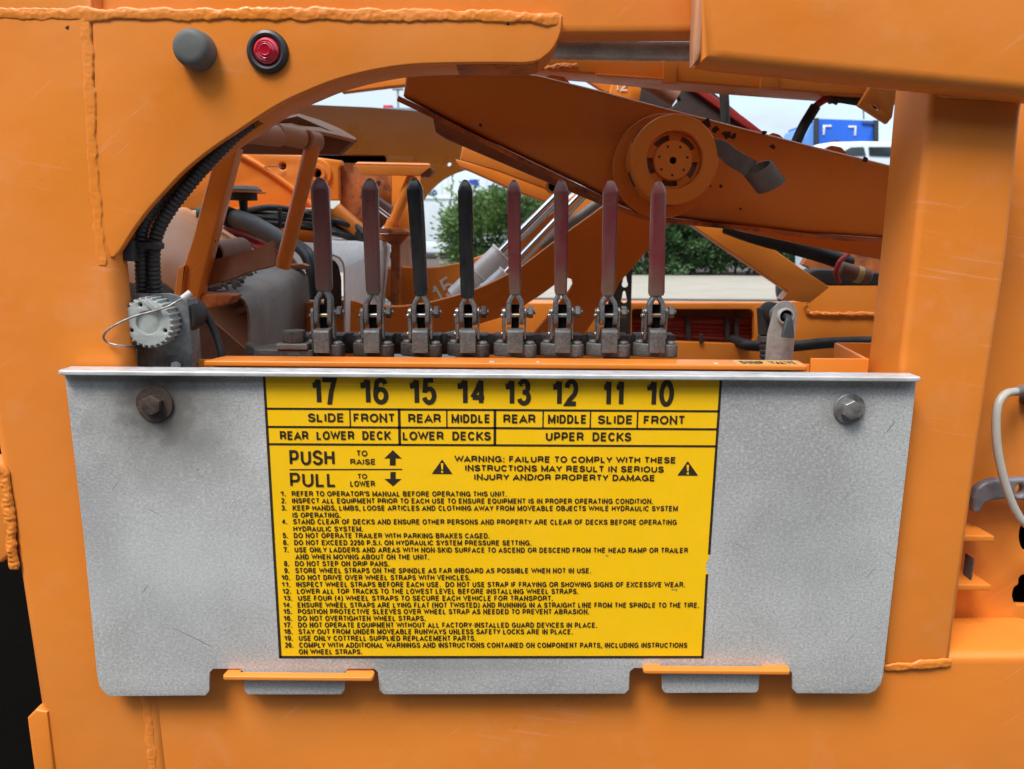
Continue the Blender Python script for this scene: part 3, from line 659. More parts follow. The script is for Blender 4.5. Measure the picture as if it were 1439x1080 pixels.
# ================================================================== TRAILER FRAME (welded side frame)
YF = 0.72
frame = thing('trailer_frame', 'orange welded side frame of the car hauler with arched opening and posts', 'trailer')
def build_frame():
    arch = [(128, -90), (128, 0), (140, 330), (152, 352), (154.5, 362), (160, 362), (170, 350), (187, 323), (207, 296), (233, 267), (257, 242), (283, 220), (308, 201.5), (333, 185), (358, 168), (383, 152), (408, 138.5), (433, 127.5), (457, 117.5), (480, 110), (512, 101.5), (550, 94.5), (575, 91.5), (600, 90), (640, 89), (690, 88.5), (735, 89), (750, 87.5), (760, 84), (772, 74.5), (779, 66), (784, 56), (788, 45), (789.5, 34), (789.5, 22), (700, 20), (300, 18), (131, 16)]
    arch = arch[1:]
    i0 = arch.index((160, 362)); i1 = arch.index((735, 89))
    arch = arch[:i0]+[(p.x, p.y) for p in cat([Vector((x, y, 0)) for x, y in arch[i0:i1+1]], 3)]+arch[i1+1:]
    plate('side_plate', arch, YF, 0.008, 'orange', frame, 0.0014, 3, label='arched orange side plate curving over the opening')
    ra = [p for p in arch if p[0] > 350 and p[1] > 30]; rb = [p for p in arch if p[0] < 359 and p[1] > 30 and p[0] > 158]
    plate('arch_rim', ra+[(780, 34), (352, 34)], YF+.0085, 0.0435, 'orange', frame, 0.001, 2, draw=YF-.0005, label='thick rim of the arch')
    plate('arch_rim', rb+[(358, 60), (160, 60)], YF+.026, 0.026, 'orange', frame, 0.001, 2, draw=YF-.0005)
    plate('post', [(-130, -60), (132, -60), (140, 100), (167, 400), (192, 640), (250, 1160), (78, 1160), (22, 800)], YF-0.0008, 0.030, 'orange', frame, 0.013, 6, label='wide left post with rounded corners')
    plate('rail', [(150, 926), (1500, 918), (1560, 1180), (60, 1180)], YF+0.0006, 0.085, 'orange', frame, 0.011, 6, label='bottom rail under the plate')
    plate('post', [(1314, 60), (1448, 100), (1437, 160), (1417, 360), (1377, 621), (1335, 939), (1240, 943), (1244, 740), (1264, 530), (1279, 410), (1295, 260)], YF, 0.070, 'orange', frame, 0.0065, 5, label='right post standing beside the plate')
    plate('beam', [(975, -120), (1500, -120), (1500, 144), (1439, 136), (1200, 112), (1012, 93), (984, 88), (978, -40)], 0.684, 0.036, 'orange', frame, 0.013, 6, label='upper right beam with cut end')
    plate('beam_end', [(980, -60), (992, -60), (990, 30), (986, 74), (982, 86), (974, 92), (974, 60)], 0.6875, 0.016, 'orange_dust', frame, 0.003, 3)
    plate('cross_beam', [(-200, -150), (1040, -150), (1040, 53), (-200, 56)], 0.730, 0.024, 'orange', frame, 0.0115, 6, label='shaded cross beam above the grey pipe')
    plate('arch_tip_rust', [(640, 89.5), (735, 89.5), (750, 88), (758, 85), (758, 84), (640, 84)], YF+.0085, 0.0437, 'orange_rust', frame, 0.0006, 1, draw=YF-.0005, label='rusty underside near the plate tip')
    # recessed panel with real holes
    loops = [[(1325, 60), (1640, 60), (1640, 905), (1290, 905)], circle_px(1444, 752, 12, 18, 1.9), 
             rounded([(1426, 849), (1422, 836), (1425, 824), (1432, 820), (1431, 812), (1437, 806), (1450, 806), (1452, 850)], 4)]
    plate('panel', loops, 0.805, 0.008, 'orange', frame, 0.001, label='recessed panel right of the post with holes')
    plate('hole_dark_fill', [(1400, 700), (1500, 700), (1500, 880), (1400, 880)], 0.835, .004, 'void', frame, 0.0005)  # added black sheet standing in for the dark behind the holes
    # ledges on the panel
    for (a, b, zt, zb) in (((1350, 722), (1397, 752), 0, 0), ((1348, 788), (1393, 821), 0, 0)):
        p0 = P(a[0], a[1], 0.80); p1 = P(b[0], b[1], 0.765)
        poly = [(p0.x-.02, 0.80), (P(a[0]+18, a[1], 0.80).x, 0.80), (p1.x, 0.772), (p1.x, 0.765), (p0.x-.02, 0.765)]
        prism_z('ledge', poly, p1.z-0.0068, p1.z, 'orange', frame, 0.0014)
    box('bolt_block', P(1353, 806, 0.79), P(1369, 784, 0.775), 'cast', frame, 0.001)
    # welds
    weld('weld_bead', [(-60, 19, YF-.001), (100, 19, YF-.001), (330, 20, YF-.001), (560, 21, YF-.001), (700, 23, YF-.001), (770, 27, YF-.001), (791, 30, YF+.002)], 0.0054, 'orange', frame, 1, 0.125, label='thick ropey weld along the top edge')
    weld('weld_bead', [(113, 8, YF-.001), (121, 60, YF-.001), (127, 170, YF-.001), (133, 270, YF-.001), (144, 375, YF-.001)], 0.0048, 'orange', frame, 2, 0.06, label='vertical weld seam left of the arch')
    weld('weld_bead', [(204, 970, YF-.001), (208, 1010, YF-.001), (213, 1060, YF-.001), (218, 1110, YF-.001)], 0.0054, 'orange', frame, 3, 0.12, label='vertical weld seam under the plate')
    weld('weld_bead', [(1243, 938, YF-.002), (1275, 936, YF-.003), (1310, 932, YF-.003), (1338, 930, YF-.002)], 0.0046, 'orange', frame, 4, 0.2, label='weld bead at the foot of the right post')
    weld('weld_bead', [(1335, 873, 0.802), (1380, 874, 0.802), (1450, 874, 0.802)], 0.0036, 'orange', frame, 5, 0.6)
    weld('weld_bead', [(-20, 655, YF-.003), (3, 665, YF-.003), (12, 720, YF-.003), (16, 775, YF-.003), (19, 800, YF-.002)], 0.0056, 'orange', frame, 6, 0.3, label='ropey weld at the left edge of the picture')
    weld('weld_bead', [(1318, 131, YF-.002), (1370, 134, YF-.002), (1436, 139, YF-.002)], 0.0032, 'orange', frame, 8, 0.5)
    plate('bracket', [(-60, 640), (2, 655), (10, 700), (14, 778), (2, 790), (-60, 792)], YF-0.0035, 0.03, 'orange', frame, 0.003)
    plate('gusset', [(38, 1008), (50, 996), (66, 1000), (84, 1160), (60, 1160), (46, 1070)], YF-0.003, 0.012, 'orange', frame, 0.002)
    # hook strips that carry the guard plate: horizontal bars passing through its notches
    for (xa, xb, y, lab) in ((311, 523, 952, 'left latch strip holding the plate'), (903, 1111, 943, 'right latch strip holding the plate')):
        p0 = P(xa, y, 0.689); p1 = P(xb, y-(3 if xa < 500 else 0), 0.689); zt = p0.z+0.0019
        ta, tb = (341, 485) if xa < 500 else (929, 1068)
        xA, xB = P(ta, y, 0.70).x, P(tb, y, 0.70).x
        outer = rounded([(p0.x, 0.689), (p1.x, 0.689), (p1.x+.001, 0.700), (xB+.012, 0.7195), (xA-.012, 0.7195), (p0.x+.002, 0.70)], [.006, .003, .004, 0, 0, .004])
        slot = [(xA-.001, 0.6975), (xB+.001, 0.6975), (xB+.001, 0.7065), (xA-.001, 0.7065)]
        bm = extrude2d([outer, slot], 0.0042, 0.0008, 2); bm.transform(Matrix.Translation((0, 0, zt-.0021)))
        link('latch_strip', bm_done(bm), 'orange', frame, 35, lab)
    # unseen decks of the hauler; upper ones and side panel added for shade
    box('sky_block_panel', (-3.2, 0.764, P(720, -140, .764).z), (3.4, .774, 2.44), 'deck', frame, 0.002, label='unseen side panel added above the cross beam to block sky')
    box('deck_plate', (-3.2, 0.7745, 2.36), (3.4, 1.2, 2.40), 'deck', frame, 0.002, label='unseen upper deck sized to shade the machinery')
    box('deck_plate', (-3.2, 2.3, 2.36), (3.4, 3.3, 2.40), 'deck', frame, 0.002, label='unseen far upper deck runway placed for shade')
    for x in (-2.6, .5, 2.4): box('deck_crossmember', (x, 1.201, 2.33), (x+.08, 2.299, 2.40), 'deck', frame, 0.002)
    box('deck_plate', (-3.2, 1.0, 0.72), (0.05, 3.2, 0.76), 'dark', frame, 0.002, label='lower deck under the machinery')
    for x in (-3.1, 3.2): box('post', (x, 3.1, 0.0), (x+.1, 3.25, 2.359), 'orange_in', frame, 0.003)
    box('post', (-3.1, 0.87, 0.0), (-3.0, 0.99, 2.359), 'orange_in', frame, 0.003)
build_frame()

# tyre at lower left, wheel-well shade put into its near-black colour
ty = thing('tyre', 'tyre at the lower left edge of the frame, shade painted into its black', 'tyre')
c = P(-150, 1010, 0.95); 
lathe('tread', [(0.20, -.11), (.30, -.125), (.42, -.13), (.47, -.10), (.49, -.05), (.495, 0), (.49, .05), (.47, .1), (.3, .125), (.2, .11), (.2, -.11)], c+Vector((-.17, .12, -.1)), (0, -1, 0), 'void', ty, 64)
lathe('rim', [(0, -.06), (.1, -.07), (.19, -.1), (.199, .1), (0, .1)], c+Vector((-.17, .12, -.1)), (0, -1, 0), 'dark', ty, 40)
_a = P(60, 640, 1.1); fl = box('mud_guard', (_a.x-.8, 1.16, .4), (_a.x+.1, 1.2, _a.z), 'void', None, .01)
tag(fl, 'black splash guard behind the left post at the lower left edge', 'mud guard')

# round fittings on the side plate
capt = lathe('rubber_cap', [(0, -.002), (.0168, -.002), (.0170, 0), (.0164, .010), (.0158, .0140), (.0146, .0166), (.0125, .0181), (.009, .0187), (0, .0190)], P(277.5, 72.5, YF-.0003), (0, -1, 0), 'grey_cap', None, 48)
tag(capt, 'domed grey rubber cap on the orange side plate left of the red light', 'cap')
ml = thing('marker_light', 'small red marker light in a black rubber grommet', 'light')
cc = P(376.5, 73.5, YF-.0003)
lathe('grommet', [(.0118, .001), (.0125, .0045), (.0148, .0052), (.0172, .004), (.0183, .0015), (.0184, -.002), (.0118, -.002)], cc, (0, -1, 0), 'grommet', ml, 48)
lathe('lens', [(.012, -.001), (.0118, .0035), (.0105, .0065), (.0085, .0078), (.0078, .0074), (.0066, .0086), (.0058, .0082), (.0042, .0092), (.0034, .0089), (0, .0096)], cc, (0, -1, 0), 'lens', ml, 48)
lathe('lens_ring', [(.0052, .0084), (.0047, .0094), (.0042, .0084)], cc, (0, -1, 0), 'lens_in', ml, 36)
for (x, y, s) in ((219, 98, 2.2), (321, 103, 1.6)):
    pass

# ================================================================== GUARD PLATE WITH THE INSTRUCTION LABEL
YP = 0.700
guard = thing('guard_plate', 'galvanised guard plate with a yellow operating label, bolted under the levers', 'guard plate')
def build_guard():
    o = [(90, 522), (1288, 531), (1284, 570), (1262, 760), (1241, 948), (1238, 960), (1230, 970), (1220, 974), (1120, 973.5), (1113.5, 967), (1113, 945), (1108, 938.5), (1067.5, 938.5), (1067.5, 945), (1066, 968), (1062, 972.5), (935, 973), (930.5, 968), (930, 938), (891, 938), (885, 943), (884, 968), (878, 974), (540, 975), (533, 969), (531, 944), (526, 939), (489, 939), (484.5, 944), (484, 969), (479, 975), (348, 975), (343.5, 970), (342.5, 944), (337, 939), (300, 939), (294.5, 944), (294, 970), (289, 976.5), (154, 977.5), (146, 972), (139, 962), (136, 945), (118, 760), (95, 560)]
    plate('plate', o, YP, 0.003, 'alu', guard, 0.0005, 2)
    # top flange bent towards the camera
    a = P(79, 525.5, YP-.010); b = P(1296.5, 534.5, YP-.010); z1 = a.z+.0006
    poly = rounded([(a.x, YP-.010), (b.x, YP-.010), (b.x, YP+.0145), (a.x, YP+.0145)], [.006, .006, 0, 0])
    prism_z('flange', poly, z1-.0020, z1+.0022, 'alu_edge', guard, 0.0009)
    # label sheet with printed border
    Yl = YP-0.0003
    def lab(n, poly, lift, m, r=0): return plate(n, poly, Yl-lift-.0002, 0.0002, m, LB, 0)
    LB = plate('warning_label', rounded([(369.5, 527.5), (1014.5, 532), (1006.5, 640), (996, 785), (992.5, 790), (992, 800), (995, 806), (988, 923.5), (392.5, 923.5), (382, 740), (375.5, 640)], [0, 0, 0, 2, 2, 2, 2, 0, 0, 0, 0], 2), Yl, 0.0002, 'yellow', guard, 0, label='yellow label with black operating instructions')
    def line(p, q, t0):
        d = Vector((q[0]-p[0], q[1]-p[1])).normalized(); n = Vector((-d.y, d.x))*t0/2
        lab('border_line', [(p[0]+n.x, p[1]+n.y), (q[0]+n.x, q[1]+n.y), (q[0]-n.x, q[1]-n.y), (p[0]-n.x, p[1]-n.y)], 0.00005, 'ink')
    line((371, 528), (394, 924), 3.6); line((1013.2, 532), (996.5, 778), 3.4); line((993.5, 806), (987, 924), 3.4); line((393, 922.4), (988, 922.4), 3.2)
    line((374, 573.2), (1011, 577), 3.0); line((376, 598.8), (1008, 602.3), 3.0); line((377, 623.2), (1006, 626.2), 3.0)
    for x, y0, y1, w in ((491.5, 574, 600, 2), (560.7, 574, 624.5, 3.8), (627.8, 575, 600.5, 2), (695.5, 575, 625, 3.8), (763.4, 576, 601, 2), (830, 576, 601.5, 2), (896.3, 577, 602, 2.2)):
        k = (675-x)/5500; line((x, y0), (x+k*(y1-y0), y1), w)
    line((407, 659), (565, 658.6), 1.7)
    def tx(s, xl, xr, yb, h, t=.2, yb2=None, Yo=0):
        yb2 = yb if yb2 is None else yb2
        lettering(s, P(xl, yb, Yl-.0003), P(xr, yb2, Yl-.0003), (P(xl, yb-h, Yl).z-P(xl, yb, Yl).z)*1.03, 'ink', LB, t)
    for s, a_, b_, yb in (('17', 440, 475.5, 567), ('16', 507, 546.3, 567.3), ('15', 576, 613.6, 567.8), ('14', 642.8, 680.3, 568.2), ('13', 710, 746, 568.8), ('12', 776.5, 812.2, 569.3), ('11', 847.5, 875.8, 569.8), ('10', 908, 946.3, 570.3)):
        tx(s, a_, b_, yb, 35, .178)
    for s, a_, b_, yb in (('SLIDE', 433, 482.5, 592), ('FRONT', 497, 554, 592.3), ('REAR', 573.8, 619.3, 592.8), ('MIDDLE', 634, 687.7, 593.2), ('REAR', 707.3, 752.2, 593.5), ('MIDDLE', 769.5, 823, 594), ('SLIDE', 840, 887.7, 594.7), ('FRONT', 904.3, 961.3, 595.3)):
        tx(s, a_, b_, yb, 12, .205)
    tx('REAR  LOWER  DECK', 393.7, 549.8, 617, 12, .205); tx('LOWER  DECKS', 566, 689.8, 617.4, 12, .205, 617.8); tx('UPPER  DECKS', 766.8, 887, 618.4, 12, .205, 619)
    tx('PUSH', 407.3, 470.5, 652.5, 20.5, .17); tx('PULL', 408, 470.8, 683.2, 19.5, .17)
    tx('TO', 501.6, 516.5, 640, 8, .19); tx('RAISE', 492.3, 527, 651.7, 7.8, .2); tx('TO', 503, 516, 671.8, 7, .19); tx('LOWER', 492.3, 526.8, 682.8, 8.2, .19)
    lab('arrow', [(552, 631.5), (564.5, 643.3), (556, 643), (556, 653), (547.7, 653), (547.7, 643), (540, 643.3)], .0001, 'ink')
    lab('arrow', [(548.5, 662.3), (556, 662.3), (556, 672), (564, 672), (552.3, 682.2), (540.3, 672), (548.5, 672)], .0001, 'ink')
    for (x, y) in ((621.3, 644.5), (966.6, 646.8)):
        lab('warning_triangle', rounded([(x, y), (x+14.6, y+20.6), (x-14.6, y+20.4)], 1.0, 2), .0001, 'ink')
        lab('exclamation_mark', [(x-1.8, y+5.5), (x+1.8, y+5.5), (x+1.0, y+14.5), (x-.8, y+14.5)], .0002, 'yellow')
        lab('exclamation_mark', [(x-1.4, y+16.2), (x+1.4, y+16.2), (x+1.4, y+18.9), (x-1.4, y+18.9)], .0002, 'yellow')
    tx('WARNING: FAILURE TO COMPLY WITH THESE', 638.3, 948.7, 648, 8.7, .22, 650)
    tx('INSTRUCTIONS MAY RESULT IN SERIOUS', 653.6, 932.7, 660.8, 8.6, .22, 663)
    tx('INJURY AND/OR PROPERTY DAMAGE', 666.3, 919.3, 673.5, 8.6, .22, 675)
    rows = [("REFER TO OPERATOR'S MANUAL BEFORE OPERATING THIS UNIT.", 410, 712, 696.2, 1), ('INSPECT ALL EQUIPMENT PRIOR TO EACH USE TO ENSURE EQUIPMENT IS IN PROPER OPERATING CONDITION.', 410.5, 917.5, 706.1, 2),
        ('KEEP HANDS, LIMBS, LOOSE ARTICLES AND CLOTHING AWAY FROM MOVEABLE OBJECTS WHILE HYDRAULIC SYSTEM', 411, 952.5, 716.2, 3), ('IS OPERATING.', 411, 479, 726.3, 0),
        ('STAND CLEAR OF DECKS AND ENSURE OTHER PERSONS AND PROPERTY ARE CLEAR OF DECKS BEFORE OPERATING', 412, 951, 735.5, 4), ('HYDRAULIC SYSTEM.', 412.3, 510, 745.6, 0),
        ('DO NOT OPERATE TRAILER WITH PARKING BRAKES CAGED.', 413, 688, 755, 5), ('DO NOT EXCEED 2250 P.S.I. ON HYDRAULIC SYSTEM PRESSURE SETTING.', 413.5, 746.7, 764.9, 6),
        ('USE ONLY LADDERS AND AREAS WITH NON-SKID SURFACE TO ASCEND OR DESCEND FROM THE HEAD RAMP OR TRAILER', 414, 966.4, 775, 7), ('AND WHEN MOVING ABOUT ON THE UNIT.', 415, 603, 784.9, 0),
        ('DO NOT STEP ON DRIP PANS.', 414.7, 547, 794.5, 8), ('STORE WHEEL STRAPS ON THE SPINDLE AS FAR INBOARD AS POSSIBLE WHEN NOT IN USE.', 415, 830.5, 804.2, 9),
        ('DO NOT DRIVE OVER WHEEL STRAPS WITH VEHICLES.', 416, 661, 814, 10), ('INSPECT WHEEL STRAPS BEFORE EACH USE.  DO NOT USE STRAP IF FRAYING OR SHOWING SIGNS OF EXCESSIVE WEAR.', 416.3, 962.4, 823.7, 11),
        ('LOWER ALL TOP TRACKS TO THE LOWEST LEVEL BEFORE INSTALLING WHEEL STRAPS.', 417.3, 812.6, 833.3, 12), ('USE FOUR (4) WHEEL STRAPS TO SECURE EACH VEHICLE FOR TRANSPORT.', 419, 776.8, 843, 13),
        ('ENSURE WHEEL STRAPS ARE LYING FLAT (NOT TWISTED) AND RUNNING IN A STRAIGHT LINE FROM THE SPINDLE TO THE TIRE.', 418.2, 982.2, 852.6, 14), ('POSITION PROTECTIVE SLEEVES OVER WHEEL STRAP AS NEEDED TO PREVENT ABRASION.', 418.7, 828, 861.8, 15),
        ('DO NOT OVERTIGHTEN WHEEL STRAPS.', 419, 598, 871.3, 16), ('DO NOT OPERATE EQUIPMENT WITHOUT ALL FACTORY-INSTALLED GUARD DEVICES IN PLACE.', 419, 839, 880.7, 17),
        ('STAY OUT FROM UNDER MOVEABLE RUNWAYS UNLESS SAFETY LOCKS ARE IN PLACE.', 419.5, 804.7, 890, 18), ('USE ONLY COTTRELL-SUPPLIED REPLACEMENT PARTS.', 420, 668.8, 899.3, 19),
        ('COMPLY WITH ADDITIONAL WARNINGS AND INSTRUCTIONS CONTAINED ON COMPONENT PARTS, INCLUDING INSTRUCTIONS', 420.5, 965.6, 909, 20), ('ON WHEEL STRAPS.', 420, 509, 918.3, 0)]
    for s, xl, xr, yb, n in rows:
        dy = 0.9*(xr-xl)/550
        tx(s, xl, xr, yb, 7.2, .2, yb+(dy if yb < 800 else dy*.3))
        if n:
            xe = xl-8.3; tx('%d.' % n, xe-(7.2 if n < 10 else 11.8), xe, yb-.1, 7.2, .2)
    # plate bolts with washers
    for (x, y, wr, hr, wm, hm, lb) in ((218, 566, 26.5, 14.5, 'rusty', 'rusty', 'rust-dark bolt at the left of the plate'), (1193, 573, 22.5, 14.5, 'bolt', 'bolt', 'grey zinc bolt at the right of the plate')):
        u = U(YP); c0 = P(x, y, YP-.0002)
        w = lathe('washer', [(0, -.0001), (wr*u, -.0001), (wr*u, .0018), (wr*u*.97, .0023), (0, .0023)], c0, (0, -1, 0), wm, guard, 40, label=None)
        b_ = hexo('bolt', c0+Vector((0, -.0024, 0)), c0+Vector((0, -.0095, 0)), hr*u, hm, guard, lb, 0.45)
build_guard()

# ================================================================== VALVE TRAY
tray = thing('valve_tray', 'orange valve tray with a long shelf edge standing behind the guard plate', 'tray')
def build_tray():
    # shelf: horizontal strip whose edge faces the camera
    YS = 0.752
    f = P(285, 507.5, YS); g = P(1136, 509.5, YS); zt = f.z
    poly = rounded([(f.x, YS), (g.x, YS), (g.x+.002, YS+.034), (f.x+.010, YS+.034)], [.003, .003, 0, 0])
    prism_z('shelf', poly, zt-.0054, zt, 'orange', tray, 0.0011, label='long shelf strip with bright front edge')
    # walls of the channel below it
    z1 = P(1180, 504.5, 0.768).z; z0 = z1-0.075
    a = P(266, 505, .768).x; b = P(1222, 505, .768).x
    box('wall', (a, .768, z0), (P(1140, 505, .768).x-.001, .772, z1-.006), 'orange_in', tray, .0008)
    box('wall', (P(1140, 505, .768).x, .768, z0), (b, .772, z1), 'orange', tray, .0012)
    c = P(1177, 483, .885)
    poly = [(b-.004, .7725), (b, .772), (c.x, .885), (c.x-.004, .884)]
    prism_z('wall', poly, z0, z1, 'orange_in', tray, .0006)
    box('wall', (c.x+.0005, .8852, z0), (c.x+.06, .889, z1), 'orange_in', tray, .0008)
    box('floor_panel', (a, .7725, z0-.004), (b-.006, .90, z0-.0005), 'orange_in', tray, .0006)
    # sticker with lettering lying on the shelf
    q0 = P(1038, 505.7, .7535); q1 = P(1131, 506, .7535)
    st = box('sticker', (q0.x, .7545, zt+.0001), (q1.x, .781, zt+.0003), 'sticker', tray, 0, label='faded yellow sticker')
    zt2 = zt+.0003
    w = (q1.x-q0.x)
    lettering('DUMP', Vector((q0.x+w*.09, .758, zt2)), Vector((q0.x+w*.44, .758, zt2)), .016, 'ink', st, .12, nrm=Vector((0, 0, 1)), up=Vector((0, 1, 0)))
    lettering('VALVE', Vector((q0.x+w*.53, .758, zt2)), Vector((q0.x+w*.93, .758, zt2)), .016, 'ink', st, .12, nrm=Vector((0, 0, 1)), up=Vector((0, 1, 0)))
    # black fittings tucked under the shelf
    for x in (1075, 1125-24):
        cylo('fitting', P(x, 534, .762), P(x, 534, .7675), .0145 if x < 1090 else .012, 'cast_dark', tray, bev=.0015)
    # white flecks of paint and rubbed spots on the shelf
    for x, w_, z_ in ((691, 3.5, .7), (756, 1.8, .5), (1008, 3.2, .4)):
        p = P(x, 506, YS+.004); box('paint_fleck', (p.x-.001*w_/2*1.4, p.y, zt+.00005), (p.x+.001*w_/2*1.4, p.y+.008, zt+.0002), 'white_plastic', tray, 0)
build_tray()

# bank base plate and large bolt left of the levers
bank = thing('manifold_block', 'black greasy manifold end plate with a large hex bolt left of the first lever', 'manifold')
YV = 0.80
def build_bank():
    u = U(YV); zb = P(500, 503, YV).z
    p0 = P(345, 500, YV-.008); p1 = P(440, 500, YV-.008)
    prism_z('end_plate', rounded([(p0.x, YV+.012), (p0.x+.012, YV-.010), (p1.x, YV-.010), (p1.x+.02, YV+.05), (p0.x+.02, YV+.05)], .003), zb-.02, P(400, 490, YV).z, 'cast_dark', bank, .0012)
    z1 = P(413, 489, YV).z
    prism_z('washer_plate', rounded([(P(393, 490, YV).x, YV-.012), (P(436, 490, YV).x, YV-.012), (P(440, 490, YV).x, YV+.014), (P(397, 490, YV).x, YV+.014)], .001), P(413, 490, YV).z+.0002, P(413, 487.5, YV-.012).z+.003, 'cast', bank, .0012)
    zc = P(413, 487.5, YV-.012).z+.0032
    c = P(414, 487, YV); c.z = zc
    hexo('hex_bolt', c, c+Vector((0, 0, .0125)), 17*u, 'cast_dark', bank, rot0=.5)
    sh = [(P(346, 476, YV+.02).x, zb-.01)]
    plate('curved_lug', rounded([(344, 500), (344, 484), (349, 483), (358, 490), (364, 500)], 2), YV+.008, .012, 'cast_dark', bank, .001)
    # rear spool blocks tie the sections together
    box('tie_bar', P(430, 497, YV+.052), P(900, 470, YV+.062), 'cast_dark', bank, .001)
build_bank()

# ================================================================== CONTROL LEVERS
LEV = [  # pivot x, top x, top y, half width top, bottom x, bottom y, material, label
 (455.4, 449.3, 249.5, 12.6, 456.0, 408.5, 'grip_worn', 'first lever from the left above 17, worn brown-red grip leaning left'),
 (524.8, 520.0, 250.5, 11.6, 525.2, 413.0, 'grip_worn', 'lever above 16 with brown-red vinyl grip, left of the black grips'),
 (592.0, 582.0, 250.5, 11.2, 592.0, 415.0, 'grip_black', 'lever above 15 with scuffed black grip leaning left'),
 (658.2, 653.6, 252.6, 10.3, 657.3, 418.2, 'grip_black', 'lever above 14 with glossy black grip, right of the other black one'),
 (724.0, 722.0, 253.0, 9.8, 724.2, 413.5, 'grip_red', 'lever above 13 with dark red grip, just right of the black grips'),
 (790.0, 788.6, 253.0, 10.3, 787.8, 413.3, 'grip_red', 'lever above 12 with dark red grip in front of the chrome rods'),
 (855.0, 857.8, 253.5, 10.3, 854.3, 415.2, 'grip_red', 'lever above 11 with dark red grip with two dimples near its tip'),
 (921.4, 925.6, 255.0, 10.4, 922.0, 415.6, 'grip_red', 'last lever on the right above 10, dark red grip below the spindle wheel'),
]
def superprof(n=28, p=3.0):
    out = []
    for i in range(n):
        a = 2*math.pi*i/n; c_, s_ = math.cos(a), math.sin(a)
        out.append((abs(c_)**(2/p)*(1 if c_ >= 0 else -1), abs(s_)**(2/p)*(1 if s_ >= 0 else -1)))
    return out
for _g in ('grip_red', 'grip_worn'):
    _m = M[_g]; _nt = _m.node_tree; _b = _nt.nodes['Principled BSDF']; _old = _b.inputs['Base Color'].links[0].from_socket
    _ge = _n(_nt, 'ShaderNodeNewGeometry'); _mr = _n(_nt, 'ShaderNodeMapRange'); _mr.inputs['From Min'].default_value = .505; _mr.inputs['From Max'].default_value = .56
    _mr.inputs['To Max'].default_value = .65; _nt.links.new(_ge.outputs['Pointiness'], _mr.inputs['Value'])
    _x = _n(_nt, 'ShaderNodeMix', data_type='RGBA'); _nt.links.new(_mr.outputs[0], _x.inputs['Factor']); _nt.links.new(_old, _x.inputs['A']); _x.inputs['B'].default_value = (.19, .085, .055, 1)
    _tc = _n(_nt, 'ShaderNodeTexCoord'); _sx = _n(_nt, 'ShaderNodeSeparateXYZ'); _nt.links.new(_tc.outputs['Object'], _sx.inputs[0])
    _nz = _n(_nt, 'ShaderNodeTexNoise', Scale=55.0, Detail=5.0); _nt.links.new(_tc.outputs['Object'], _nz.inputs['Vector'])
    _ma = _n(_nt, 'ShaderNodeMath', operation='MULTIPLY_ADD'); _nt.links.new(_nz.outputs['Fac'], _ma.inputs[0]); _ma.inputs[1].default_value = .05; _nt.links.new(_sx.outputs['Z'], _ma.inputs[2])
    _m2 = _n(_nt, 'ShaderNodeMapRange'); _m2.inputs['From Min'].default_value = P(720, 412, YV).z+.02; _m2.inputs['From Max'].default_value = P(720, 372 if _g == 'grip_red' else 352, YV).z+.03
    _m2.inputs['To Min'].default_value = .85; _m2.inputs['To Max'].default_value = 0.0; _nt.links.new(_ma.outputs[0], _m2.inputs['Value'])
    _y = _n(_nt, 'ShaderNodeMix', data_type='RGBA'); _nt.links.new(_m2.outputs[0], _y.inputs['Factor']); _nt.links.new(_x.outputs['Result'], _y.inputs['A'])
    _y.inputs['B'].default_value = (.13, .095, .065, 1) if _g == 'grip_red' else (.06, .048, .042, 1)
    _nt.links.new(_y.outputs['Result'], _b.inputs['Base Color']); _b.inputs['Coat Weight'].default_value = .25; _b.inputs['Coat Roughness'].default_value = .2
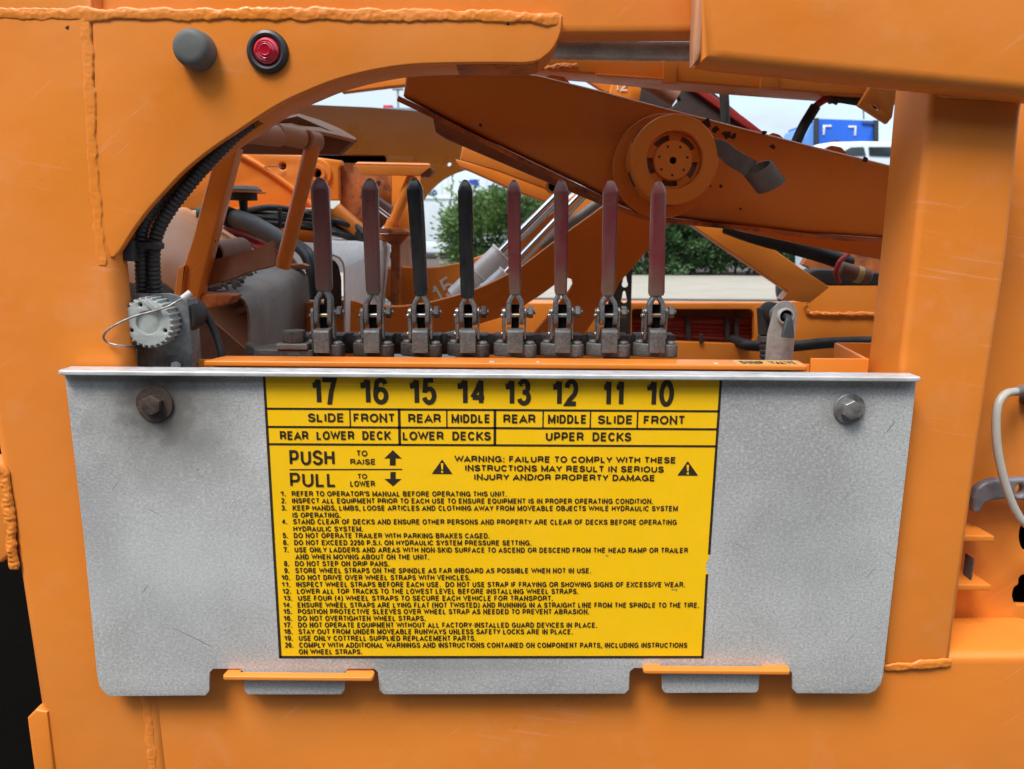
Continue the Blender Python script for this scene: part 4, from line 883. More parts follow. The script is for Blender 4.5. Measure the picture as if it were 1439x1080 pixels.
def build_lever(i, cx, tx_, ty_, hw, bx, by, gm, label):
    t = thing('control_lever', label, 'lever', 'row of hydraulic control levers')
    u = U(YV); rs = random.Random(i)
    def q(dx, y, dY=0.0): return P(cx+dx, y, YV+dY*u)
    def S(y, dY=0): return q(0, y, dY)
    steel = 'yoke' if i > 3 else 'cast'
    # grip: dipped vinyl sleeve, faceted front ridge, pointed tip
    p0 = P(bx, by, YV-2*u); p1 = P(tx_, ty_, YV-5*u)
    n = 40; path = [p0.lerp(p1, k/n) for k in range(n+1)]
    hb = {0: 11.9, 1: 10.3, 2: 9.6, 3: 9.9, 4: 8.8, 5: 9.0, 6: 9.8, 7: 11.6}[i]
    prof = [(-1, -.15), (-.93, -.62), (-.66, -1.0), (-.30, -1.28), (.26, -1.28), (.52, -1.05), (.62, -.86), (.86, -.72), (1, -.42), (1, .6), (.7, 1), (-.7, 1), (-1, .6)]
    L = (p1-p0).length/u
    bend = rs.uniform(-.6, .6)
    def fn(tt, k):
        w = (hb+(hw-hb)*min(1, tt*1.15))*.97
        d = 6.2+2.2*tt
        yy = tt*L
        if yy < 3: w *= .86+.14*yy/3
        rem = L-yy
        if rem < 16:
            f = rem/16; w *= max(0.02, (0.14+0.86*min(1, f*1.08)**0.54) if f > .04 else f*4+.02); d *= max(.05, 0.25+.75*f**.6)
        return (w*u, d*u)
    # finer samples near the tip
    ts = [k/30*.88 for k in range(31)]+[.88+.12*(k/14) for k in range(1, 15)]
    path = [p0.lerp(p1, s_)+Vector((bend*u*math.sin(s_*3.14), 0, 0)) for s_ in ts]
    fn2 = lambda tt, k: fn(ts[k], k)
    bm = sweep(path, prof, fn2, up=(0, -1, 0))
    g = link('grip', bm_done(bm), gm, t, 42)
    md = g.modifiers.new('bevel', 'BEVEL'); md.width = 1.3*u; md.segments = 3; md.limit_method = 'ANGLE'; md.angle_limit = R(24)
    if i == 6:
        for yy in (271, 288):
            c = P(855.5, yy, YV-13.4*u); lathe('dimple', [(1.5*u, 0), (2.0*u, .35*u), (2.4*u, 0)], c+Vector((0, .00018, 0)), (0, -1, 0), gm, t, 16)
    # yoke: two forged prongs
    for s_ in (-1, 1):
        off = (bx-cx)
        a = [q(off+s_*2.2, by-3), q(off*.8+s_*4.2, by+3), q(off*.4+s_*8.4, by+11), q(s_*9.3, by+18), q(s_*9.3, 440), q(s_*8.9, 456)]
        pr = [(x*u, y*u) for x, y in ((3.1, 8.2), (3.1, -8.2), (2.2, -9), (-2.2, -9), (-3.1, -8.2), (-3.1, 8.2), (-2.2, 9), (2.2, 9))]
        path = cat(a, 6); N = len(path)
        bm = sweep(path, pr, lambda tt, k: (1, .72+.34*min(1, tt*1.6) if tt < .9 else 1.06-.4*((tt-.9)/.1)**2), up=(0, -1, 0))
        link('yoke_prong', bm_done(bm), steel, t, 40)
    # dark tang between the prongs
    box('tang', q(-5.6, 462, 2), q(5.6, 428, 10), 'void', t, .0005)
    # cross pin, bolt head, nut
    cylo('pin', q(-17.5, 443.5), q(18, 443.5), 3.3*u, 'brass' if i in (4, 0, 7) else 'zinc', t, n=16)
    zl = 'zinc' if i > 1 else 'cast'
    def stad(x0, x1, yt, yb_, w, dY, m):
        zt, zb = S(yt).z, S(yb_).z; r = w*u
        pts = [(YV+dY*u+r*math.cos(R(a)), zt-r+r*math.sin(R(a))) for a in range(0, 181, 20)]+[(YV+dY*u+r*math.cos(R(a)), zb+r+r*math.sin(R(a))) for a in range(180, 361, 20)]
        prism_x('link_plate', pts, q(x0, 450).x, q(x1, 450).x, m, t, .35*u)
    stad(-16.8, -13.4, 433, 479, 6.2, 0, zl)
    stad(-18.6, -17.2, 434, 476, 5.2, 3, zl)
    stad(12.8, 15.4, 432, 479, 6.2, 0, zl if i > 1 else 'cast')
    lathe('rivet', [(0, -.5*u), (3.4*u, -.5*u), (3.2*u, 1.2*u), (1.6*u, 2.6*u), (0, 2.8*u)], q(-18.6, 444), (-1, 0, 0), zl, t, 16)
    lathe('rivet', [(0, -.5*u), (3.2*u, -.5*u), (3.0*u, 1.2*u), (1.6*u, 2.4*u), (0, 2.6*u)], q(-18.4, 469.5), (-1, 0, 0), zl, t, 16)
    cylo('spacer', q(15.4, 440), q(18.2, 440), 5.5*u, 'cast_dark', t, n=16)
    hexo('nut', q(18.2, 439), q(25.2, 439), 8.8*u, 'cast_dark' if i < 4 else 'cast', t, rot0=.2)
    cylo('bolt_end', q(25.2, 439), q(28.6, 439), 3.2*u, 'cast', t, n=12, bev=.5*u)
    # square head block
    zt, zb = S(461.5).z, S(493.5).z
    w0, w1 = q(-10.9, 470).x, q(10.9, 470).x
    pts = rounded([(YV-18*u, zb), (YV-18*u, zt-3*u), (YV-14*u, zt), (YV+9*u, zt), (YV+9*u, zb)], [0, 3*u, 3*u, 2*u, 0])
    prism_x('head_block', pts, w0, w1, 'cast', t, .9*u)
    # base flange with two ears, each with a socket screw
    c = S(500); zf = S(502, -14).z; zt2 = S(484.5, -10).z
    ears = [(cx-23, 10), (cx+20, -5)]
    def ear(dx, dY, r, k0, k1, n_=12):
        cx_ = q(dx, 490).x; cy_ = YV+dY*u
        return [(cx_+r*u*math.cos(R(k0+(k1-k0)*k/n_)), cy_+r*u*math.sin(R(k0+(k1-k0)*k/n_))) for k in range(n_+1)]
    fl = ear(-20, 10, 10.5, 70, 235)+[(q(-8, 490).x, YV-7*u), (q(6, 490).x, YV-12*u)]+ear(20, -4, 10, 250, 415)+[(q(6, 490).x, YV+20*u)]
    prism_z('base_flange', fl, zf-.001, zt2, 'cast' if i > 3 else 'cast_dark', t, 1.6*u)
    for dx, dY in ((-20, 10), (20.5, -4)):
        pc = Vector((q(dx, 490).x, YV+dY*u, zt2-.0002))
        lathe('screw', [(7.0*u, -.5*u), (7.0*u, 2.2*u), (5.6*u, 3.9*u), (2.5*u, 4.6*u), (0, 4.7*u)], pc, (0, 0, 1), 'cast', t, 24)
    # valve body behind
    box('valve_body', Vector((q(-29, 480, 24).x, YV+22*u, zf)), Vector((q(27, 480, 24).x, YV+60*u, q(0, 471.5, 22).z)), 'cast_dark', t, 2*u)
    return t
for i, a in enumerate(LEV): build_lever(i, *a)

# ================================================================== LEFT CONNECTOR AND CONDUITS
def build_connector():
    YC = 0.752; u = U(YC, 220, 460)
    t = thing('electrical_socket', 'grey toothed socket cap on a galvanised bracket left of the levers', 'socket')
    plate('bracket', [(189, 413), (238, 412.5), (263, 420), (266, 530), (194, 530)], YC, .0032, 'galv', t, .0005)
    e = P(265, 470, YC)
    prism_z('bracket_fold', [(e.x-.002, YC+.0005), (e.x+.0012, YC+.0005), (e.x+.0012, YC+.024), (e.x-.002, YC+.024)], P(265, 530, YC).z, P(265, 421, YC).z, 'galv', t, .0005)
    c = P(221.5, 450.5, YC); ax = Vector((0, -1, 0))
    # toothed cap: gear outline extruded towards the camera
    nT = 26; pts = []
    ro, ri = 35.5*u*.985, 32.2*u*.985
    for k in range(nT):
        for f, r in ((0.0, ri), (.22, ri), (.32, ro), (.62, ro), (.72, ri)):
            a = 2*math.pi*(k+f)/nT; pts.append((r*math.cos(a), r*math.sin(a)))
    D = .021
    hole = [(11.5*u/.72*math.cos(2*math.pi*k/28)*.98, 11.5*u/.72*math.sin(2*math.pi*k/28)*.98) for k in range(28)]
    small = []
    for a in (108, 205, 335):
        small.append([(25.5*u*math.cos(R(a))+2.9*u*math.cos(2*math.pi*k/14), 25.5*u*math.sin(R(a))+2.9*u*math.sin(2*math.pi*k/14)) for k in range(14)])
    bm = extrude2d([pts, hole]+small, D, .0011, 2); bm.transform(Matrix.Translation((c.x, YC-D/2-.0005, c.z)) @ XZ)
    cp = link('cap', bm_done(bm), 'grey_plastic', t, 35)
    lathe('cap_centre', [(0, -.001), (16.6*u, -.001), (16.6*u, 0), (0, 0)], Vector((c.x, YC-D+.0022, c.z)), ax, 'grey_plastic', cp, 36)
    for hl in small:
        hx = sum(p[0] for p in hl)/14; hz = sum(p[1] for p in hl)/14
        cylo('hole', (c.x+hx, YC-.004, c.z+hz), (c.x+hx, YC-.012, c.z+hz), 3.0*u, 'void', cp, n=14)
    # lanyard clip on the cap
    k = Vector((c.x+9*u, YC-D-.001, c.z+24*u))
    bm = extrude2d([rounded([(-10*u, -4*u), (10*u, -4*u), (10*u, 4*u), (-10*u, 4*u)], 1.8*u)], .010, .001, 2)
    bm.transform(Matrix.Translation(k+Vector((0, .001, 0))) @ Matrix.Rotation(R(42), 4, 'Y') @ XZ)
    link('clip', bm_done(bm), 'grey_plastic', cp)
    # steel lanyard with white ferrule
    Yw = YC-D-.004
    tube('lanyard', pxpath([(262, 416, Yw+.012), (247, 425, Yw+.004), (234, 432, Yw), (215, 438, Yw-.001), (192, 444, Yw-.004), (172, 452, Yw-.010), (153, 463, Yw-.013), (145.5, 474, Yw-.013), (152, 482, Yw-.012), (168, 486, Yw-.012), (184, 487, Yw-.003), (193, 487, YC-.001)]), 1.5*u, 'bolt', t, 8, 8)
    cylo('ferrule', P(256, 420.5, Yw+.010), P(268, 411.5, Yw+.014), 4.6*u, 'white_plastic', t, n=18, bev=.8*u)
    cylo('ferrule_tip', P(266.8, 412.3, Yw+.0138), P(268.6, 411, Yw+.0143), 3.2*u, 'rusty', t, n=14)
    # rear body, cable and bracket bolts
    c2 = P(236, 455, YC+.003)
    lathe('socket_body', [(0, 0), (30*u, 0), (31*u, .012), (28*u, .03), (22*u, .05), (0, .05)], P(243, 447, YC+.0035), (0, 1, 0), 'rubber', t, 32)
    tube('cable', pxpath([(262, 440, YC+.05), (280, 436, YC+.055), (294, 450, YC+.05), (304, 474, YC+.045), (311, 500, YC+.04), (313, 530, YC+.04)]), 5.6*u, 'rubber', t, 12)
    for (x, y, r) in ((245, 513, 13.5), (211, 518, 7)):
        lathe('washer', [(0, 0), (r*u, 0), (r*u, .0016), (r*.8*u, .0022), (0, .0022)], P(x, y, YC-.0002), ax, 'cast', t, 28)
    hexo('bolt', P(247, 515, YC-.0022), P(247, 515, YC-.008), 7.5*u, 'galv', t)
    cylo('screw', P(269, 475, YC+.012), P(273, 475, YC+.012), 6*u, 'galv', t, n=16)
build_connector()

def build_conduits():
    u = U(.80, 215, 350)
    G_ = 'black corrugated conduits strapped together at the left of the arch'
    a = corr('conduit', pxpath([(352, 172, .7365), (330, 190, .7365), (318, 202, .737), (292, 229, .738), (263, 263, .74), (240, 293, .742), (224, 320, .745), (217, 345, .75), (216, 375, .757), (219, 412, .766), (222, 450, .775), (222, 520, .79)]), 9.6*u*.93, 'black', None)
    tag(a, 'right-hand black corrugated conduit curving up behind the arch', 'conduit', G_)
    b = corr('conduit', pxpath([(262, 222, .7365), (240, 250, .7365), (218, 285, .738), (203, 312, .742), (197.5, 340, .747), (198.5, 370, .754), (199.5, 412, .766), (200, 450, .775), (201, 520, .79)]), 9.2*u*.93, 'black', None)
    tag(b, 'left-hand black corrugated conduit beside the post', 'conduit', G_)
    c = corr('conduit', pxpath([(276, 215, .755), (250, 248, .757), (230, 280, .76), (215, 315, .765), (208, 345, .768), (208, 380, .776), (209, 430, .785), (210, 520, .80)]), 8*u*.95, 'black', None)
    tag(c, 'rear black corrugated conduit half hidden between the other two', 'conduit', G_)
    t = thing('cable_clamp', 'black cable clamp strap round the corrugated conduits', 'clamp')
    plate('clamp_block', rounded([(172, 340), (187, 338), (187, 368), (172, 367)], 2), .731, .012, 'black', t, .001)
    plate('strap', rounded([(184, 340), (221, 341.5), (221, 351), (184, 350)], 3), .7365, .016, 'rubber', t, .001)
build_conduits()

# ================================================================== KEY SWITCH ON THE RIGHT
def build_switch():
    YK = .80; u = U(YK, 1095, 450)
    t = thing('key_switch', 'light metal bracket with a black toggle key switch right of the levers', 'switch')
    arcp = circle_px(1103.5, 441, 17, 18, 1.05, -180, 0)
    plate('bracket', [(1086.5, 441)]+arcp[1:]+[(1120.5, 446), (1113, 515), (1075.5, 515), (1079, 470)], YK, .0034, mat('cast_aluminium', (0.45, 0.43, 0.41), .55, .25, col2=(.36, .34, .32), vscale=50, fine=(.2, .18, .16), fine_scale=150, fine_amt=.5), t, .0008, 3)
    c = P(1103.5, 444.5, YK-.0002)
    lathe('collar', [(8.6*u, 0), (12*u, 0), (11.6*u, .0022), (10.4*u, .0042), (9.2*u, .0042), (8.4*u, .0015), (8.3*u, 0)], c, (0, -1, 0), 'galv' if False else 'alu_edge', t, 36)
    lathe('keyway', [(0, 0), (8.8*u, 0), (8.8*u, .001), (0, .001)], c, (0, -1, 0), 'void', t, 28)
    # toggle: stem flaring into a paddle that points down
    p0 = c+Vector((0, -.001, 0)); path = [p0, p0+Vector((-.1*u, -.006, -.5*u)), p0+Vector((-.4*u, -.010, -3.2*u)), p0+Vector((-1*u, -.0118, -9*u)), p0+Vector((-1.6*u, -.0135, -16*u)), p0+Vector((-2.6*u, -.0155, -27.5*u))]
    bm = sweep(cat(path, 5), superprof(24, 3.2), lambda tt, k: ((4.3+4.6*max(0, tt-.35)/.65)*u, (4.3-1.8*tt)*u), up=(0, -1, 0))
    link('toggle', bm_done(bm), mat('slate_plastic', (.04, .043, .048), .45), t, 35)
    b0 = P(1103.5, 444.5, YK+.004)
    lathe('barrel', [(0, 0), (13*u, 0), (13.5*u, .008), (13.5*u, .022), (11*u, .024), (0, .024)], b0, (0, 1, 0), 'galv', t, 28)
    lathe('barrel_cap', [(0, 0), (14.5*u, 0), (15*u, .012), (14*u, .03), (10*u, .036), (0, .036)], b0+Vector((0, .0245, 0)), (0, 1, 0), 'rubber', t, 28)
    x0 = P(1078, 445, .852)
    cylo('elbow', P(1077, 470, .852), P(1075, 432, .852), 12*u, 'black', t, n=20, bev=.001)
    cylo('elbow_ring', P(1077, 480, .852), P(1077, 471.5, .852), 12.8*u, 'cast', t, n=20, bev=.0006)
    corr('hose', pxpath([(1077, 474, .852), (1077, 495, .85), (1079, 530, .85)]), 10.5*u, 'black', t, .005)
build_switch()

# ================================================================== PIPE UNDER THE CROSS BEAM
def build_pipe():
    t = thing('wrapped_pipe', 'grey plastic-wrapped pipe running under the shaded cross beam', 'pipe')
    Y = .764; u = U(Y)
    tube('pipe', pxpath([(600, 66, Y), (700, 68, Y), (775, 69.5, Y), (850, 71, Y), (930, 72.5, Y), (1010, 72.5, Y), (1100, 72.5, Y)]), 12.3*u, 'pipe', t, 24, 14)
    cylo('tape_joint', P(852, 71.2, Y), P(868, 71.4, Y), 12.7*u, 'pipe', t, n=24, bev=.0004)
build_pipe()

# ================================================================== FITTINGS AT THE RIGHT PANEL
def build_right():
    u = U(.77, 1400, 650)
    c = tube('cable', pxpath([(1436, 547, .785), (1427, 549, .775), (1413, 552.5, .765), (1403, 566, .76), (1399.5, 593, .758), (1401.5, 628, .757), (1407.5, 660, .757), (1417.5, 694, .757), (1428.5, 719, .757), (1441, 735, .757), (1470, 752, .757)]), 5.6*u, 'cable', None, 16, 10)
    tag(c, 'off-white cable looping down in front of the recessed panel', 'cable')
    t = thing('cable_gland', 'dark brown cable gland at the right picture edge', 'gland')
    lathe('gland_body', [(0, 0), (15*u, 0), (16*u, .006), (12*u, .012), (0, .012)], P(1447, 556, .803), (0, -1, 0), 'rusty', t, 24)
    cylo('collar', P(1427, 549, .7745), P(1438, 547, .787), 6.6*u, 'galv', t, n=16, bev=.0005)
    lp = [(1369, 720), (1369, 700), (1374, 686), (1384, 678), (1398, 673.5), (1436, 671.5), (1500, 671), (1500, 704), (1436, 703), (1414, 701), (1396, 703), (1384, 708), (1377, 722)]
    h = plate('steel_hook', [rounded(lp, 3), circle_px(1434, 688, 6, 16, 1.3)], .778, .012, 'hooksteel', None, .0035, 4)
    tag(h, 'blue-grey steel hook bar behind the right post', 'hook')
build_right()

# ================================================================== MACHINERY INSIDE THE TRAILER
def seg_tube(name, a, b, r, m, parent=None, n=20, bev=0.0, label=None, r1=None):
    return cylo(name, P(*a), P(*b), r, m, parent, r1, n, bev, label)

def build_main_arm():
    t = thing('lifting_arm', 'large dark orange lifting arm slanting down to the right behind the grips', 'arm')
    Y = 1.05
    web = [(573, 80), (700, 96), (757, 105), (840, 125.5), (950, 154.5), (1060, 183), (1145, 205), (1242, 229), (1330, 252), (1330, 342), (1230, 333), (1133, 327), (1040, 316), (960, 307), (930, 303), (900, 297), (870, 285), (845, 272), (775, 237), (680, 192), (566, 134), (568, 120)]
    plate('web', web, Y, .03, 'orange_arm', t, .006, 4)
    # lower flange: a narrow strip following the web's lower edge, turned towards the camera
    line = [(560, 136), (600, 155), (680, 195.5), (760, 235), (845, 276), (872, 291), (905, 303), (960, 309.5), (1060, 319), (1140, 329), (1240, 336), (1330, 346)]
    rows = [[P(x, y, Y-.012) for x, y in line], [P(x, y-1.5, Y+.05) for x, y in line]]
    sheet('flange', rows, .006, 'orange_rust', t, 40, 'rust-edged lower flange')
    # rear channel under the arm
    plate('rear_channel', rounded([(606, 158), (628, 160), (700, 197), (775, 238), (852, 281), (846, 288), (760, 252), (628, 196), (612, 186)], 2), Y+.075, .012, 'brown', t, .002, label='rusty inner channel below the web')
    # strip emerging under the arm at the right
    plate('lower_strip', [(985, 306), (1060, 314), (1112, 320), (1142, 322), (1200, 330), (1330, 345), (1330, 380), (1230, 363), (1140, 346), (1043, 325)], Y+.10, .02, 'orange', t, .002, label='lighter strip under the arm')
    # hinge lugs on the top edge
    for (x0, x1, y, h) in ((765, 805, 107.5, 3.2), (1078, 1108, 190, 3.5), (1160, 1195, 208, 3.5)):
        k = (y, y+(x1-x0)*.25)
        plate('lug', rounded([(x0, k[0]+2), (x0+8, k[0]-h), (x1-12, k[0]-h+3), (x1, k[1]+4), (x1-2, k[1]+10), (x0, k[0]+10)], 3), Y+.035, .01, 'orange_in', t, .001)
    for i, (x, y, r) in enumerate([(1074, 187, 2.4), (993, 174, 5.2), (1005, 183, 3.4), (1022, 190, 4.6), (1031, 192, 3), (1086, 206, 2.6), (1013, 262, 2), (998, 262, 1.6), (1041, 294, 1.6), (1216, 224, 3.4), (675, 176, 1.8)]):
        rs = random.Random(i)
        r *= 1.35; pts = [(x+r*(1+.45*rs.uniform(-1, 1))*math.cos(2*math.pi*k/9), y+r*(1+.4*rs.uniform(-1, 1))*math.sin(2*math.pi*k/9)) for k in range(9)]
        plate('paint_chip', rounded(pts, 1, 2), Y-.0003, .0004, 'dark', t, 0)
    # spindle wheel
    w = thing('spindle_wheel', 'round orange strap spindle wheel with slotted hub on the lifting arm', 'wheel')
    u = U(1.0, 945, 225)
    cf = P(947.5, 225, .985); ax = Vector((0, -1, 0))
    lathe('rim', [(39*u, .012), (39*u, -.0015), (41*u, -.003), (58.6*u, -.003), (60.4*u, -.0018), (61*u, 0), (61*u, .045), (55*u, .048), (38*u, .048), (38*u, .012)], cf, -ax, 'orange_arm', w, 64)
    prof = [circle_px(0, 0, .0401*39*u/.0401, 48)]
    slots = []
    for k in range(5):
        a0 = -95+k*72
        s = [(30.5*u+4.6*u*1, 0)]
        ring = [((31+4.2)*math.cos(R(a0+a))*u, (31+4.2)*math.sin(R(a0+a))*u) for a in range(-20, 21, 5)]+[((31-4.2)*math.cos(R(a0+a))*u, (31-4.2)*math.sin(R(a0+a))*u) for a in range(20, -21, -5)]
        slots.append(ring)
    bm = extrude2d(prof+slots, .006, .0008, 1); bm.transform(Matrix.Translation(cf+Vector((0, .014, 0))) @ XZ)
    link('slotted_disc', bm_done(bm), 'orange_arm', w)
    for s_ in slots:
        pass
    cylo('back_disc', cf+Vector((0, .0172, 0)), cf+Vector((0, .03, 0)), 38.5*u, mat('worn_grey_brown', (.16, .13, .11), .6, fine=(.4, .12, .02), fine_scale=60, fine_amt=.7), w, n=40)
    lathe('hub', [(0, .0035), (5*u, .0035), (5*u, .0), (26*u, .0), (27.5*u, .0015), (27.5*u, .012), (0, .012)], cf+Vector((0, .0065, 0)), -ax, 'orange_arm', w, 48)
    cylo('centre_hole', cf+Vector((0, .0098, 0)), cf+Vector((0, .012, 0)), 4.8*u, 'void', w, n=20)
    for k in range(7):
        a = R(k*51.4+12); c = cf+Vector((20*u*math.cos(a), .0066, 20*u*math.sin(a))); cylo('rivet_hole', c-Vector((0, .0004, 0)), c+Vector((0, .002, 0)), 1.8*u, 'dark', w, n=12)
    # slots round the rim
    for k in range(6):
        a = R(25+k*60); rad = Vector((math.cos(a), 0, math.sin(a))); tan = Vector((-math.sin(a), 0, math.cos(a)))
        pts = [cf+rad*61.15*u*1.0+tan*(t_*11*u)-rad*(61*u*(1-math.cos(t_*.18)))+Vector((0, .02, 0)) for t_ in (-1, -.5, 0, .5, 1)]
        bm = sweep(cat(pts, 4), [(x*.0065, y*.0006) for x, y in circ(1, 10)], None, up=tuple(rad))
        link('rim_slot', bm_done(bm, dist=1e-7), 'dark', w)
    cylo('backing_flange', cf+Vector((-.004, .047, -.004)), cf+Vector((-.004, .064, -.004)), 74*u, 'orange_arm', w, n=56, bev=.001)
    # webbing strap with curled end
    top = [(985, 190, 1.0), (1003, 195, .99), (1018, 198, .975), (1036, 211, .96), (1058, 224, .95), (1074, 229, .955), (1086, 225, .965), (1080, 224, .985), (1066, 226, .985), (1056, 234, .97), (1050, 246, .952)]
    bot = [(985, 216, 1.0), (1006, 219, .99), (1021, 231, .975), (1034, 239, .96), (1050, 247, .95), (1066, 252, .945), (1084, 246, .95), (1100, 250, .97), (1092, 262, .985), (1078, 268, .975), (1060, 266, .955)]
    top = [(985, 190, .99), (1004, 195, .985), (1020, 199, .975), (1038, 212, .965), (1056, 223, .955), (1062, 226, .962)]
    bot = [(985, 217, .99), (1008, 219, .985), (1023, 232, .975), (1036, 240, .965), (1045, 246, .956), (1049, 247, .960)]
    A = cat([P(*p) for p in top], 6); B = cat([P(*p) for p in bot], 6)
    s = sheet('strap', [[a.lerp(b, k/4) for a, b in zip(A, B)] for k in range(5)], .0022, 'webbing', None, 60)
    # curled loop at its end
    path = []; c0 = P(1064, 244, .957); c1 = P(1096, 262, .957)
    st = thing('wheel_strap', 'grey webbing strap hanging from the spindle wheel, end curled into a loop', 'strap')
    s.parent = st; s.name = 'webbing'
    axd = Vector((P(1100, 250, .955)-P(1086, 226, .955))).normalized()
    th = [k*math.pi/14 for k in range(29)]
    def ring(ox, oy, g): return [P(1064+ox+(20.5*math.cos(t_)+1.5*math.sin(t_))*g, 236+oy+(-9.5*math.cos(t_)+5.5*math.sin(t_))*g, .968-.020*math.sin(t_)) for t_ in th]
    sheet('webbing_loop', [[a.lerp(b, k/4) for a, b in zip(ring(0, 0, 1), ring(20, 26, .98))] for k in range(5)], .0022, 'webbing', st, 60)
build_main_arm()

def build_top_right():
    t = thing('deck_rail', 'dark orange rail crossing behind the upper beam with a slotted lug', 'rail')
    Y = 1.45
    plate('rail', [(700, 62), (1280, 62), (1280, 140), (1215, 135), (1163, 132), (1040, 123), (940, 115), (838, 105), (760, 99), (700, 97)], Y, .08, 'orange_in', t, .004, 3)
    for x0, x1, y0, y1 in ((932, 951, 82, 118), (1069, 1095, 92, 124)):
        plate('stiffener', [(x0, y0), (x1, y0), (x1, y1), (x0, y1)], Y-.012, .011, 'orange_in', t, .002)
    weld('weld_bead', [(765, 97, Y-.004), (790, 94, Y-.008), (812, 93, Y-.004)], .006, 'orange_in', t, 11)
    plate('ledge', [(838, 103), (932, 110), (932, 112.5), (838, 106.5)], Y-.02, .03, 'orange_in', t, .001)
    lug = [[(1229, 112), (1262, 112), (1254, 165), (1247, 174), (1207, 148)], [(1231.5+6.5*math.cos(R(a)), 150.5+3.2*math.sin(R(a))+.45*6.5*math.cos(R(a))) for a in range(0, 360, 20)]]
    plate('slotted_lug', lug, Y-.03, .012, 'orange', t, .001)
    # dark hose with red section
    h = thing('sleeved_hose', 'black sleeved hose with a red section curving down above the lifting arm', 'hose')
    Yh = 1.48; u = U(Yh, 1150, 150)
    tube('hose', pxpath([(1250, 150, Yh), (1225, 145, Yh), (1200, 141, Yh), (1180, 138, Yh), (1165, 139.5, Yh)]), 7*u, 'rubber', h)
    tube('red_section', pxpath([(1168, 138, Yh), (1158, 141, Yh), (1147, 149, Yh), (1140, 157, Yh)]), 5*u, 'redhose', h)
    tube('sleeve', pxpath([(1146, 150, Yh), (1138, 163, Yh), (1128, 180, Yh), (1117, 205, Yh), (1110, 225, Yh)]), 7.6*u, 'rubber', h)
    tube('clip', pxpath([(1166, 134, Yh-.01), (1170, 142, Yh-.012), (1176, 146, Yh-.01)]), 2.5*u, 'dark', h)
    # ramp members crossing the sky gap
    r = thing('loading_ramp', 'dark brown ramp with a red edge seen through the sky gap above the arm', 'ramp')
    Yr = 1.75
    plate('ramp_plate', [(955, 108), (985, 118), (1000, 128), (1030, 152), (1075, 190), (1060, 210), (985, 200), (925, 160), (946, 150), (955, 140)], Yr, .03, 'maroon', r, .002)
    plate('red_edge', [(962, 108), (970, 112), (1045, 164), (1085, 195), (1078, 200), (1020, 160), (962, 118)], Yr-.01, .02, 'red_edge', r, .002)
    plate('ramp_plate', [(875, 105), (890, 108), (905, 119), (940, 143), (955, 160), (915, 165), (850, 118), (850, 105)], Yr+.05, .03, 'maroon', r, .002)
    plate('ramp_plate', [(808, 98), (850, 100), (862, 112), (866, 130), (850, 130), (815, 108)], Yr+.03, .02, 'orange_in', r, .002)
    br = plate('number_bracket', [(866, 100), (905, 104), (897, 150), (855, 140), (858, 125)], Yr-.04, .02, 'orange_arm', r, .002)
    lettering('12', P(861, 128, Yr-.042), P(882, 128, Yr-.042), 16*U(Yr), 'marker', br, .12, lift=.0005)
    tube('ramp_tube', pxpath([(885, 100, Yr-.08), (915, 117, Yr-.08), (950, 139, Yr-.08)]), 11*U(Yr), 'brown', r, 16)
    cylo('tube_clip', P(952, 128, Yr-.06), P(956, 142, Yr-.06), 4*U(Yr), 'black', r, n=12)
    hz = tube('upright_hose', pxpath([(1015, 105, 1.62), (1018, 140, 1.62), (1019, 165, 1.62), (1019, 195, 1.62)]), 6.4*U(1.62), 'rubber', None, 12)
    tag(hz, 'short black upright hose crossing the sky gap above the wheel strap', 'hose')
    # small linkage glimpsed between the grey pipe and the cross beam
    l = thing('chain_roller', 'pale roller fitting just above the grey pipe', 'roller')
    for x, rr in ((915, 13), (950, 9)):
        lathe('roller', [(0, 0), (rr*.4*U(1.2), 0), (rr*U(1.2), .004), (rr*U(1.2), .03), (0, .03)], P(x, 60, 1.2), (0, -1, 0), 'hood' if rr > 10 else 'dark', l, 24)
build_top_right()

